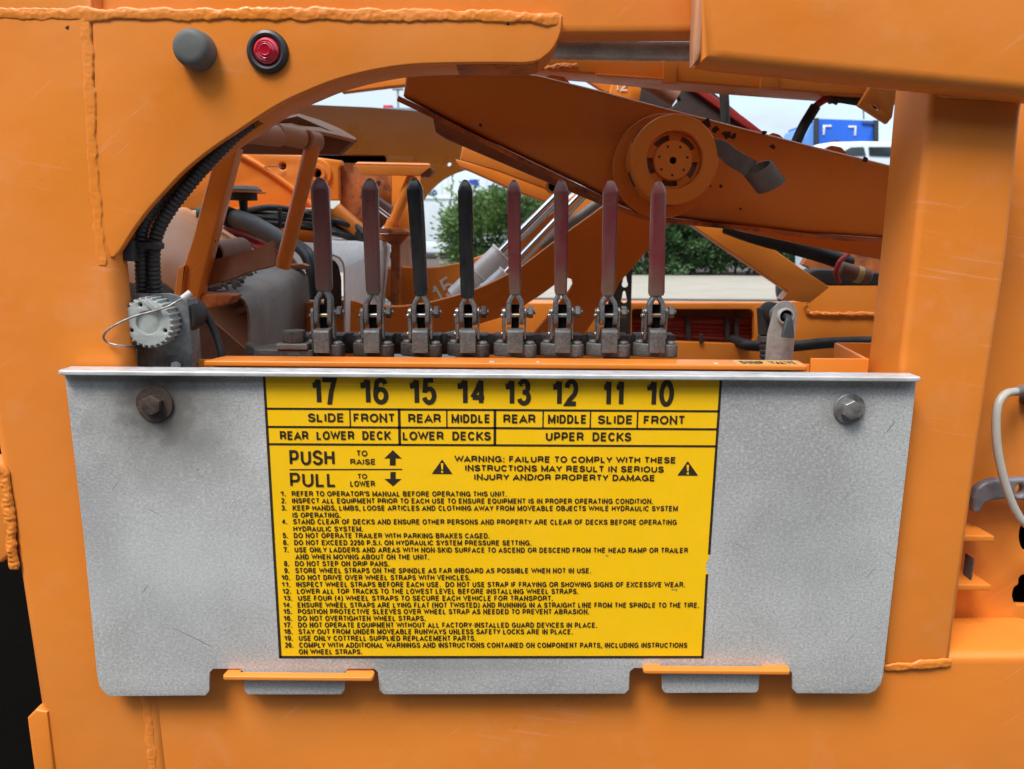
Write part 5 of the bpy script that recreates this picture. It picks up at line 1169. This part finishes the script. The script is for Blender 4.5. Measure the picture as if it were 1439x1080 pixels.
def build_front_arm():
    t = thing('curved_arm', 'dark orange curved arm sweeping behind the lever yokes', 'arm')
    Y = 1.28
    top = cat([Vector((x, y, 0)) for x, y in [(430, 425), (480, 427), (508, 428), (552, 431), (580, 429), (613, 423), (668, 407), (713, 386), (733, 374.5), (777, 341), (800, 324), (846, 291), (873, 270)]], 4)
    o = [(p.x, p.y) for p in top]+[(950, 285), (945, 309), (935, 322), (910, 352), (890, 376), (871, 397), (862, 415), (845, 435), (822, 470), (800, 540), (700, 540), (748, 471), (770, 446), (789, 423)]
    o += [(801, 408), (805.5, 400), (804, 393), (798, 391), (790, 394), (779, 401), (760, 415), (752, 420), (735, 431), (702, 447), (660, 460), (600, 474), (540, 482), (430, 484)]
    plate('web', o, Y, .025, 'orange_arm', t, .0018, 2)
    seg_tube('pivot_boss', (490, 468, Y-.02), (490, 468, Y+.03), 46*U(Y), 'orange_arm', t, 48, .002)
    f = thing('numbered_arm', 'orange curved arm marked 15 in white, behind the black grips', 'arm')
    Y = 1.72
    top = cat([Vector((x, y, 0)) for x, y in [(540, 374), (562, 375), (590, 376.5), (618, 375), (645, 369.5), (668, 362.5), (695, 351), (713, 341), (740, 325), (775, 300), (820, 262), (850, 235)]], 4)
    o = [(p.x, p.y) for p in top]+[(900, 280), (880, 310), (820, 350), (760, 400), (700, 432), (620, 440), (560, 430), (545, 423), (540, 416)]
    pl = plate('web', o, Y, .025, 'orange_in', f, .0025, 2)
    seg_tube('boss', (538, 396, Y-.012), (538, 396, Y+.03), 22*U(Y), 'orange_in', f, 36, .003)
    u = U(Y)
    q0 = P(618, 425, Y-.0006); q1 = P(642, 397, Y-.0006); d = (q1-q0).normalized(); up = Vector((-d.z, 0, d.x))
    w0 = P(613, 412, Y-.001)
    # white painted 15, written up the slope
    for s, a, wd in (('1', (619, 429), 8), ('5', (630, 421), 17)):
        p0 = P(a[0], a[1], Y-.0006); rot = R(30)
        dx = Vector((math.cos(rot), 0, math.sin(rot))); uy = Vector((-math.sin(rot), 0, math.cos(rot)))
        lettering(s, p0, p0+dx*wd*u, 29*u, 'marker', pl, .12, up=uy, lift=.0005)
    # two hydraulic cylinders
    for k, (a, b, c, rr, rb, Yc, lab) in enumerate([((640, 420), (706, 356), (800, 262), 8.6, 16.5, 1.55, 'upper chrome-rodded hydraulic cylinder behind the red grips'),
                                               ((655, 436), (712, 386), (842, 250), 7.2, 13, 1.48, 'lower chrome-rodded hydraulic cylinder behind the red grips')]):
        h = thing('hydraulic_cylinder', lab, 'cylinder', 'pair of hydraulic cylinders behind the levers')
        uu = U(Yc)
        seg_tube('rod', (*b, Yc), (*c, Yc), rr*uu, 'chrome', h, 32)
        seg_tube('barrel', (*a, Yc), (*b, Yc), rb*uu, 'silver', h, 32, .002)
        d = Vector((b[0]-a[0], b[1]-a[1])).normalized()
        for s_ in (.5, .97):
            m_ = (a[0]+(b[0]-a[0])*s_, a[1]+(b[1]-a[1])*s_)
            seg_tube('collar', (*m_, Yc), (m_[0]+d.x*3, m_[1]+d.y*3, Yc), (rb+1.3)*uu, 'silver', h, 32, .0008)
    # lit channel bar above the juniper
    c = thing('channel_bar', 'light orange channel bar slanting above the juniper bush', 'bar')
    plate('top_flange', [(650, 205), (700, 224), (783, 256), (800, 262), (798, 277), (779, 271), (700, 241), (646, 225)], 1.62, .012, 'orange', c, .003, 3)
    plate('web', [(640, 224), (700, 240), (798, 276), (798, 292), (766, 284), (720, 267), (660, 240), (644, 234)], 1.66, .05, 'orange_in', c, .002)
    seg_tube('end_pin', (778, 262, 1.57), (778, 262, 1.64), 7*U(1.6), 'void', c, 20)
    seg_tube('end_ring', (776, 262, 1.585), (776, 262, 1.63), 10*U(1.6), 'orange_in', c, 24, .001)
    seg_tube('rear_rod', (760, 345, 1.66), (845, 282, 1.66), 7*U(1.6), 'hood_dirty', c, 20)
build_front_arm()

def build_far_rail():
    t = thing('far_side_rail', 'low orange rail on the far side with a slot full of red hoses', 'rail')
    Y = 1.9
    slot = rounded([(888, 435), (1056, 435), (1060, 442), (1060, 480), (1050, 484), (888, 478)], 5)
    o = [(640, 470), (690, 445), (720, 426), (1062, 426), (1100, 425), (1136, 423), (1160, 403), (1174, 396), (1290, 396), (1290, 640), (640, 640)]
    plate('web', [o, slot], Y, .02, 'orange_in', t, .002)
    a = P(700, 426, Y+.002); b = P(1110, 426, Y+.002)
    box('top_flange', (a.x, Y+.021, a.z-.008), (b.x, Y+.10, a.z), 'orange', t, .001, label='top flange catching the light')
    plate('slot_back', [(870, 425), (1080, 425), (1080, 500), (870, 500)], Y+.09, .01, 'brown', t, .001)
    weld('weld_bead', [(1132, 423, Y-.004), (1134, 436, Y-.004), (1140, 441, Y-.004), (1180, 442, Y-.004), (1260, 442, Y-.004)], .006, 'orange_in', t, 21)
    plate('diagonal_brace', [(958, 306), (1045, 320), (1064, 334), (1115, 370), (1166, 404), (1138, 426), (1099, 421.5), (1108.5, 410), (1060, 377), (1020, 350)], 1.72, .04, 'orange_in', t, .002, label='diagonal brace')
    plate('gusset', [(1174, 397), (1128, 372), (1140, 352), (1165, 344), (1290, 350), (1290, 398)], 2.2, .03, 'orange_rust', t, .002)
    h = thing('red_hose_bundle', 'bundle of dusty red hoses inside the slot of the far rail', 'hoses')
    u = U(1.94)
    for k, (y0, y1, y2) in enumerate([(452, 450, 455), (458, 456, 462), (464, 461, 468), (469, 466, 474), (472, 471, 479), (449, 453, 450)]):
        tube('hose', pxpath([(878, y0, 1.955+.006*k), (930, y1, 1.95), (990, (y1+y2)/2, 1.95), (1075, y2, 1.955)]), 3.6*u, 'redhose_dusty', h, 10)
    for x in (967, 1022, 1035):
        plate('tie', rounded([(x-3, 446), (x+3, 446), (x+4, 478), (x-2, 478)], 1), 1.925, .012, 'black', h, .001)
    plate('clip', rounded([(1026-43, 470), (1031-43, 470), (1032-43, 483), (1026-43, 483)], 1), 1.893, .006, 'dark', h, .001)
    tb = tube('black_hose', pxpath([(1030, 478, 1.93), (1040, 482, 1.90), (1055, 486, 1.87), (1110, 487, 1.86), (1170, 482, 1.86), (1260, 480, 1.86)]), 7.5*u, 'rubber', None, 14)
    tag(tb, 'thick black hose hanging along the far rail behind the key switch', 'hose')
    p = thing('slotted_post', 'dark steel post with keyhole slots left of the last lever', 'post')
    def key(x, y): return [(x+4.5*math.cos(R(a)), y+7+4.5*math.sin(R(a))) for a in range(-40, 221, 20)]+[(x-2, y-4), (x, y-6.5), (x+2, y-4)]
    plate('post_web', [[(862, 330), (890, 330), (888, 400), (884, 540), (846, 540), (852, 440), (862, 390)], key(878.5, 393), key(877.5, 415), key(879, 372)], 1.8, .01, 'dark', p, .0015)
    # connector hoses at the right
    q = thing('hose_coupling', 'dusty hose coupling with red tie and black hose at the right', 'coupling')
    Yc = 1.6; uu = U(Yc)
    tube('black_hose', pxpath([(1020, 318, Yc+.05), (1060, 332, Yc+.02), (1110, 346, Yc), (1150, 357, Yc), (1195, 372, Yc)]), 11*uu, 'rubber', q, 14)
    seg_tube('coupling_body', (1178, 378, Yc-.03), (1222, 390, Yc-.03), 11*uu, 'brown', q, 24, .003)
    seg_tube('yellow_band', (1202, 385, Yc-.03), (1210, 387, Yc-.03), 11.6*uu, 'sticker', q, 24, .001)
    tube('red_tie', pxpath([(1192, 358, Yc-.05), (1180, 368, Yc-.06), (1175, 384, Yc-.06), (1179, 398, Yc-.05)]), 3.4*uu, 'redhose', q, 10)
    plate('fender', rounded([(1135, 384), (1145, 379), (1162, 379), (1240, 384), (1240, 402), (1160, 402), (1150, 398)], 4), Yc+.15, .06, 'rubber', q, .004)
build_far_rail()

def build_left():
    # rear curved side plate with an arch at its right end
    t = thing('rear_side_plate', 'far dark orange side plate with an arched right end', 'trailer part')
    Y = 2.95
    arch = cat([Vector((x, y, 0)) for x, y in [(668, 235), (657, 238), (640, 243.5), (622, 253), (608, 265), (598, 277), (591, 292), (588, 320)]], 4)
    o = [(380, 145), (440, 147.5), (520, 151), (590, 156.5), (640, 165), (672, 190), (685, 225)]+[(p.x, p.y) for p in arch]+[(588, 345), (546, 345), (546, 236), (440, 232), (380, 230)]
    slot = rounded([(436, 218), (540, 218.5), (543, 223), (543, 228), (538, 230.5), (436, 228)], 3)
    plate('web', [o, slot, circle_px(631, 231, 3, 12)], Y, .03, 'orange_arm', t, .002)
    plate('slot_back', [(420, 212), (560, 212), (560, 236), (420, 236)], Y+.06, .01, 'void', t, .001)
    plate('doubler', [(545, 218), (582, 220), (582, 232), (545, 232)], Y-.006, .005, 'orange_arm', t, .001)
    # small rail in the sky gap top left of the arm
    rl = plate('deck_edge', [(500, 104), (575, 96), (575, 119), (546, 122), (480, 130)], 1.9, .03, 'orange_in', None, .002)
    tag(rl, 'reddish deck edge strip in the sky gap under the arch', 'strip')
    # gusset with lighter flange
    g = thing('gusset_plate', 'dusty brown gusset plate with a light top flange under the arch', 'gusset')
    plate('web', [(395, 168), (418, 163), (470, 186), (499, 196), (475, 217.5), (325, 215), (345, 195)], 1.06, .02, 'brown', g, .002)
    sheet('flange', [[P(x, y, 1.02) for x, y in ((380, 181), (405, 180), (450, 185), (478, 191), (500, 197))], [P(x, y, 1.14) for x, y in ((395, 165), (420, 160), (450, 169), (478, 181), (500, 194))]], .004, 'orange_dust', g)
    # pivot shaft and legs
    s = thing('pivot_shaft', 'dusty pivot shaft with collars under the arch', 'shaft')
    def sg(n, a, b, r, m='orange_dust'): seg_tube(n, a, b, r*U(.95), m, s, 28, .0012)
    sg('shaft', (345, 186, .90), (392, 192, .96), 14); sg('collar', (388, 188, .955), (425, 196, .99), 13.5)
    sg('neck', (420, 195, .985), (432, 198, 1.0), 11.5, 'brown'); sg('eye', (430, 197, .992), (446, 201, 1.01), 14.5)
    b = thing('bent_frame', 'dark orange frame leg and curved plate standing on the grey cover', 'frame')
    o = [(338, 200), (300, 235), (290, 262), (269, 340), (258, 374), (243, 425), (279, 425), (292, 366), (319, 262), (332, 214)]
    plate('leg', [(300, 225), (290, 260), (269, 339), (257, 374), (246, 425), (278, 424), (292, 365), (319, 260), (333, 208), (318, 208)], .96, .025, 'orange_arm', b, .003, 3, label='flat leg nearest the conduits')
    plate('foot', rounded([(250, 376), (261, 372), (256, 424), (242, 424)], 2), .955, .02, 'orange_in', b, .002)
    cylo('tube_leg', P(440, 203, 1.0), P(397, 376, 1.02), 10.5*U(1.0), 'orange_arm', b, n=28)
    bp_ = [(281, 408), (301, 400), (330, 392), (356, 382), (374, 378), (388, 374)]
    tp = [(284, 368), (301, 366), (338, 358), (362, 351), (374, 345), (388, 339)]
    A = cat([P(x, y, .99) for x, y in tp], 5); B = cat([P(x, y, .985) for x, y in bp_], 5)
    sheet('curved_plate', [A, B], .006, 'brown', b, 50)
    cylo('stub_tube', P(300, 357, 1.03), P(339, 350, 1.10), 17*U(1.03), 'brown', b, n=28)
    cylo('stub_bore', P(299, 357.3, 1.028), P(301, 357, 1.032), 13.5*U(1.03), 'void', b, n=24)
    # big dusty curved tank/wing, its upper face turned to the sky
    rows = []
    for k, (dy, Yk) in enumerate(((150, 1.08), (110, 1.10), (70, 1.16), (30, 1.30), (8, 1.48), (0, 1.62))):
        f = k/5
        line = [(190, 300), (226, 300), (253, 291), (262, 292), (277, 300), (306, 317), (347, 343), (375, 362), (400, 380)]
        rows.append([P(x-(dy*.20), y+dy*(.62+.25*(x-190)/200), Yk) for x, y in line])
    sh = sheet('wing_sheet', rows, .004, mat('dusty_pale_orange', (0.70, 0.32, 0.17), .55, col2=(.66, .25, .08), vscale=3, fine=(.55, .35, .26), fine_scale=40, fine_amt=.5), None, 60)
    tag(sh, 'large pale dusty orange curved sheet between the conduits and the flat leg', 'sheet metal')
    # machinery bracket with boss, behind
    m = thing('machine_bracket', 'bright orange bracket with a diagonal rib and round boss behind the tube leg', 'bracket')
    Ym = 1.7
    o = [(240, 212), (334, 215), (424, 218), (450, 222), (480, 226), (480, 232), (476, 236), (477, 282), (455, 282), (446, 276), (440, 292), (240, 296)]
    plate('face', [o, circle_px(397, 234, 5.2, 16), circle_px(447, 244, 6, 18)], Ym, .02, 'orange', m, .003)
    plate('hole_back', circle_px(397, 234, 8, 16), Ym+.022, .01, 'hood_dirty', m, .001); plate('hole_back', circle_px(447, 244, 9, 16), Ym+.022, .01, 'void', m, .001)
    c = P(447, 244, Ym)
    lathe('boss', [(6.4*U(Ym), .002), (6.6*U(Ym), -.012), (11*U(Ym), -.012), (11.5*U(Ym), -.006), (18*U(Ym), -.006), (19*U(Ym), -.003), (19*U(Ym), .002)], c, (0, 1, 0), 'orange', m, 36)
    tube('rib', pxpath([(335, 216, Ym-.004), (362, 231, Ym-.004), (388, 248, Ym-.004), (412, 266, Ym-.004), (442, 291, Ym-.004)]), 3.6*U(Ym), 'orange', m, 10)
    a = P(300, 292, Ym-.02); bq = P(476, 292, Ym-.02)
    box('shelf', (a.x, Ym-.09, a.z-.02), (bq.x, Ym-.001, a.z-.002), 'orange', m, .004)
    tube('pin_wire', pxpath([(372, 235, Ym-.01), (385, 234, Ym-.012), (398, 236, Ym-.005)]), .8*U(Ym), 'zinc', m, 6)
    plate('lower_panel', [(390, 318), (450, 318), (450, 342), (380, 338)], Ym+.02, .02, 'orange_in', m, .002)
    # mushroom shaped vent
    v = thing('mushroom_vent', 'grey-topped mushroom vent on a thin stem behind the flat leg', 'vent')
    Yv_ = 1.5; u = U(Yv_); c = P(341, 270, Yv_)
    lathe('top_disc', [(0, .012), (20*u, .010), (25*u, .004), (25.5*u, 0), (0, 0)], c, (0, 0, 1), 'greyhose', v, 36)
    lathe('orange_ring', [(0, 0), (31*u, 0), (31*u, -.002), (0, -.002)], c-Vector((0, 0, .0002)), (0, 0, 1), 'orange', v, 36)
    lathe('drum', [(0, -.003), (19*u, -.003), (19*u, -11*u), (6*u, -12*u), (5*u, -30*u), (0, -30*u)], c, (0, 0, 1), 'rubber', v, 32)
    # black cable bundle
    cb = thing('cable_bundle', 'bundle of black cables sagging behind the first two grips', 'cables')
    u = U(1.6)
    for k, (a_, b_, c_, d_) in enumerate([(296, 298, 299, 318), (300, 303, 305, 326), (305, 308, 309, 331), (309, 313, 315, 336), (302, 310, 318, 334), (298, 294, 303, 322), (312, 317, 321, 338)]):
        tube('cable', pxpath([(338, a_, 1.60), (385, b_-2, 1.59-.005*k), (440, c_, 1.59), (475, c_+8, 1.58-.005*k), (500, d_, 1.56), (512, d_+12, 1.54)]), 4.3*u, 'rubber', cb, 10)
    for x in (392, 462): plate('tie', rounded([(x-2, 293), (x+2, 293), (x+3, 322), (x-1, 322)], 1), 1.53, .01, 'black', cb, .001)
    # grey sleeved hose with straps and red hoses under it
    gh = thing('sleeved_hose', 'thick grey sleeved hose with black straps above red hoses behind the tube leg', 'hose')
    u = U(1.7)
    tube('sleeve', pxpath([(280, 304, 1.5), (300, 302.5, 1.5), (322, 305, 1.48), (346, 312, 1.46), (372, 325, 1.44), (401, 343, 1.42)]), 12.5*u*.86, 'greyhose', gh, 20)
    for (x, y) in ((322, 305), (363, 320)):
        tube('strap', pxpath([(x-3, y-1, 1.475), (x+3, y+1.5, 1.465)]), 13.8*u*.86, 'rubber', gh, 20)
    for k, (dx, dy) in enumerate(((0, 0), (5, 6), (-6, 9))):
        tube('red_hose', pxpath([(318+dx, 322+dy, 1.7), (352+dx, 331+dy, 1.67), (385+dx, 346+dy, 1.62), (406+dx, 366+dy, 1.55), (418+dx, 392+dy, 1.5), (424+dx, 440+dy, 1.5)]), 6.5*u, 'redhose', gh, 12)
    for k, dx in enumerate((0, 8)):
        tube('black_hose', pxpath([(380+dx, 330, 1.6), (392+dx, 334, 1.58), (408+dx, 342, 1.52), (426+dx, 356, 1.45), (436+dx, 380, 1.42), (441+dx, 420, 1.4)]), 5.6*u, 'rubber', gh, 12)
    plate('ledge_tab', rounded([(398, 372), (425, 371), (433, 374), (430, 379), (402, 380)], 2), 1.3, .02, 'orange_dust', gh, .002)
    # step channel and its strut
    st = thing('step_channel', 'orange step channel on a round strut behind the second grip', 'bracket')
    Ys = 1.62
    plate('front', [(499, 233), (605, 235), (589, 247.5), (509, 246.5)], Ys, .006, 'orange', st, .001)
    sheet('top', [[P(x, y, Ys+.001) for x, y in ((499, 233), (605, 235))], [P(x, y, Ys+.07) for x, y in ((503, 230.5), (602, 232.5))]], .004, 'orange', st)
    plate('end', [(604, 235), (610.5, 239.5), (603, 249), (590, 248)], Ys+.01, .03, 'brown', st, .001)
    cylo('strut', P(580, 247, Ys+.02), P(549, 322, Ys+.02), 7.4*U(Ys), 'orange_arm', st, n=20)
    cylo('strut_foot', P(553, 312, Ys+.018), P(548, 324, Ys+.018), 9.6*U(Ys), 'orange_in', st, n=20)
    plate('base_plate', [(532, 321), (566, 321), (574, 326), (574, 328.5), (530, 328.5)], Ys-.01, .07, 'orange_rust', st, .001)
    plate('tee', [(520, 329), (576, 329), (562, 344), (561, 440), (549, 440), (549, 344)], Ys+.03, .03, 'orange_rust', st, .002)
    plate('back_panel', [(476, 232), (550, 236), (550, 306), (530, 326), (478, 300)], Ys+.10, .01, 'orange_rust', st, .001)
    plate('side_panel', [(546, 246), (590, 246), (590, 328), (548, 328)], Ys+.16, .01, 'orange_arm', st, .001)
    cylo('shiny_rod', P(518, 283, Ys+.05), P(548, 306, Ys+.05), 3*U(Ys), 'chrome', st, n=16)
    cylo('grey_cylinder', P(510, 272, Ys+.07), P(548, 298, Ys+.07), 9*U(Ys), 'hood_dirty', st, n=20)
    cylo('orange_tube', P(470, 296, Ys-.05), P(520, 340, Ys-.05), 12*U(Ys), 'orange_in', st, n=20)
    seg_tube('bolt_head', (532, 258, Ys+.075), (532, 258, Ys+.09), 4*U(Ys), 'hood_dirty', st, 12)
    seg_tube('pin_end', (490, 236, Ys-.01), (490, 236, Ys+.05), 6.5*U(Ys), 'orange_rust', st, 16)
build_left()

def hood(name, label, front, back, m, thick=.003):
    """a bent cover: matching profile points at the near and the far edge"""
    A = [P(*p) for p in front]; B = [P(*p) for p in back]
    rows = [[a.lerp(b, k/4) for a, b in zip(A, B)] for k in range(5)]
    o = sheet(name, rows, thick, m, None, 50); tag(o, label, 'cover'); return o
def build_hoods():
    h = hood('tank_cover', 'dirty grey galvanised cover left of the first lever',
         [(255, 413, 1.0), (300, 413, 1.0), (322, 413.5, 1.0), (335, 416, 1.0), (344, 422, 1.0), (349, 432, 1.0), (351, 445, 1.0), (352, 520, 1.0)],
         [(318, 391, 1.32), (360, 375, 1.32), (385, 372, 1.32), (400, 373, 1.32), (416, 376, 1.32), (427, 381, 1.32), (433, 390, 1.32), (440, 500, 1.32)], 'hood_dirty')
    h2 = hood('tank_cover', 'pale galvanised cover with a yellow sticker behind the first two grips',
         [(441, 354, 1.22), (450, 355, 1.22), (458, 356, 1.22), (470, 358, 1.22), (478, 362, 1.22), (483, 369, 1.22), (485, 378, 1.22), (486, 480, 1.22)],
         [(470, 332, 1.72), (490, 332, 1.72), (520, 332.5, 1.72), (535, 333.5, 1.72), (544, 336.5, 1.72), (548, 341, 1.72), (549, 348, 1.72), (541, 430, 1.72)], 'hood')
    h3 = hood('tank_cover', 'narrow pale cover just left of the black grips',
         [(562, 345, 1.8), (562.5, 341, 1.8), (566, 338, 1.8), (572, 335, 1.8), (597, 334, 1.8)],
         [(562, 430, 1.82), (562, 420, 1.82), (566, 420, 1.82), (572, 420, 1.82), (597, 420, 1.82)], 'hood')
    # dark inner side of the pale cover and its sticker
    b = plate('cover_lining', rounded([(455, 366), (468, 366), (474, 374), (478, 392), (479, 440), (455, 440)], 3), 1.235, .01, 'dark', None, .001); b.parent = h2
    st = sheet('sticker', [[P(x, y, Yq) for x, y, Yq in ((468, 344.6, 1.42), (500, 346.4, 1.42))], [P(x, y, Yq) for x, y, Yq in ((470, 340.6, 1.5), (503, 342.0, 1.5))]], .0008, 'sticker', h2)
    # dirt and gravel lying on the near cover
    bm = bmesh.new(); rs = random.Random(5)
    for k in range(260):
        f = rs.random(); g = rs.random()
        a = P(270+60*f, 412-2*f, 1.0); bq = P(318+56*f, 391-14*f, 1.32); p = a.lerp(bq, g**1.3)
        if rs.random() < .5 and f > .6: continue
        r = rs.uniform(.0015, .0055)
        mt = Matrix.Translation(p+Vector((0, 0, .004+r*.4))) @ Matrix.Rotation(rs.uniform(0, 3), 4, (rs.random(), rs.random(), 1)) @ Matrix.Diagonal((r*1.5, r, r*.7, 1))
        bmesh.ops.create_icosphere(bm, subdivisions=1, radius=1.0, matrix=mt)
    me = bpy.data.meshes.new('d'); bm.to_mesh(me); bm.free()
    d = link('gravel_dirt', me, 'dirt', None, None); struct(d, 'stuff'); d['label'] = 'dry dirt and small stones lying on the dirty grey cover'; d['category'] = 'dirt'
    # rusty ledge and inner panel under the near cover
    l = thing('rusty_bracket', 'rusty orange ledge under the dirty grey cover beside the socket', 'bracket')
    plate('ledge', rounded([(262, 413), (322, 414), (330, 416), (322, 428), (300, 433), (262, 438)], 2), .965, .03, 'orange_rust', l, .002)
    plate('dark_backing', [(60, 320), (230, 320), (262, 396), (300, 400), (300, 560), (60, 560)], 1.78, .01, 'dark', l, .001)  # added dark sheet standing in for the dark gap behind
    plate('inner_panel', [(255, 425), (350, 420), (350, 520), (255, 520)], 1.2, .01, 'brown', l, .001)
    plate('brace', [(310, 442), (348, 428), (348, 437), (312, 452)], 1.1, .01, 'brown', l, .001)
    o = cylo('loose_pin', P(335, 458, 1.19), P(337, 469, 1.19), .004, 'dark', l, n=10)
build_hoods()

# ================================================================== put every Empty at its thing's base
bpy.context.view_layer.update()
for o in [x for x in bpy.data.objects if x.type == 'EMPTY' and x.parent is None]:
    pts = []
    def coll(c):
        if c.type == 'MESH' and len(c.data.vertices):
            pts.extend(v.co for v in list(c.data.vertices)[::3])
        for k in c.children: coll(k)
    coll(o)
    if not pts: continue
    c = Vector(((min(p.x for p in pts)+max(p.x for p in pts))/2, (min(p.y for p in pts)+max(p.y for p in pts))/2, min(p.z for p in pts)))
    o.location = c
    for k in o.children: k.location = k.location-c
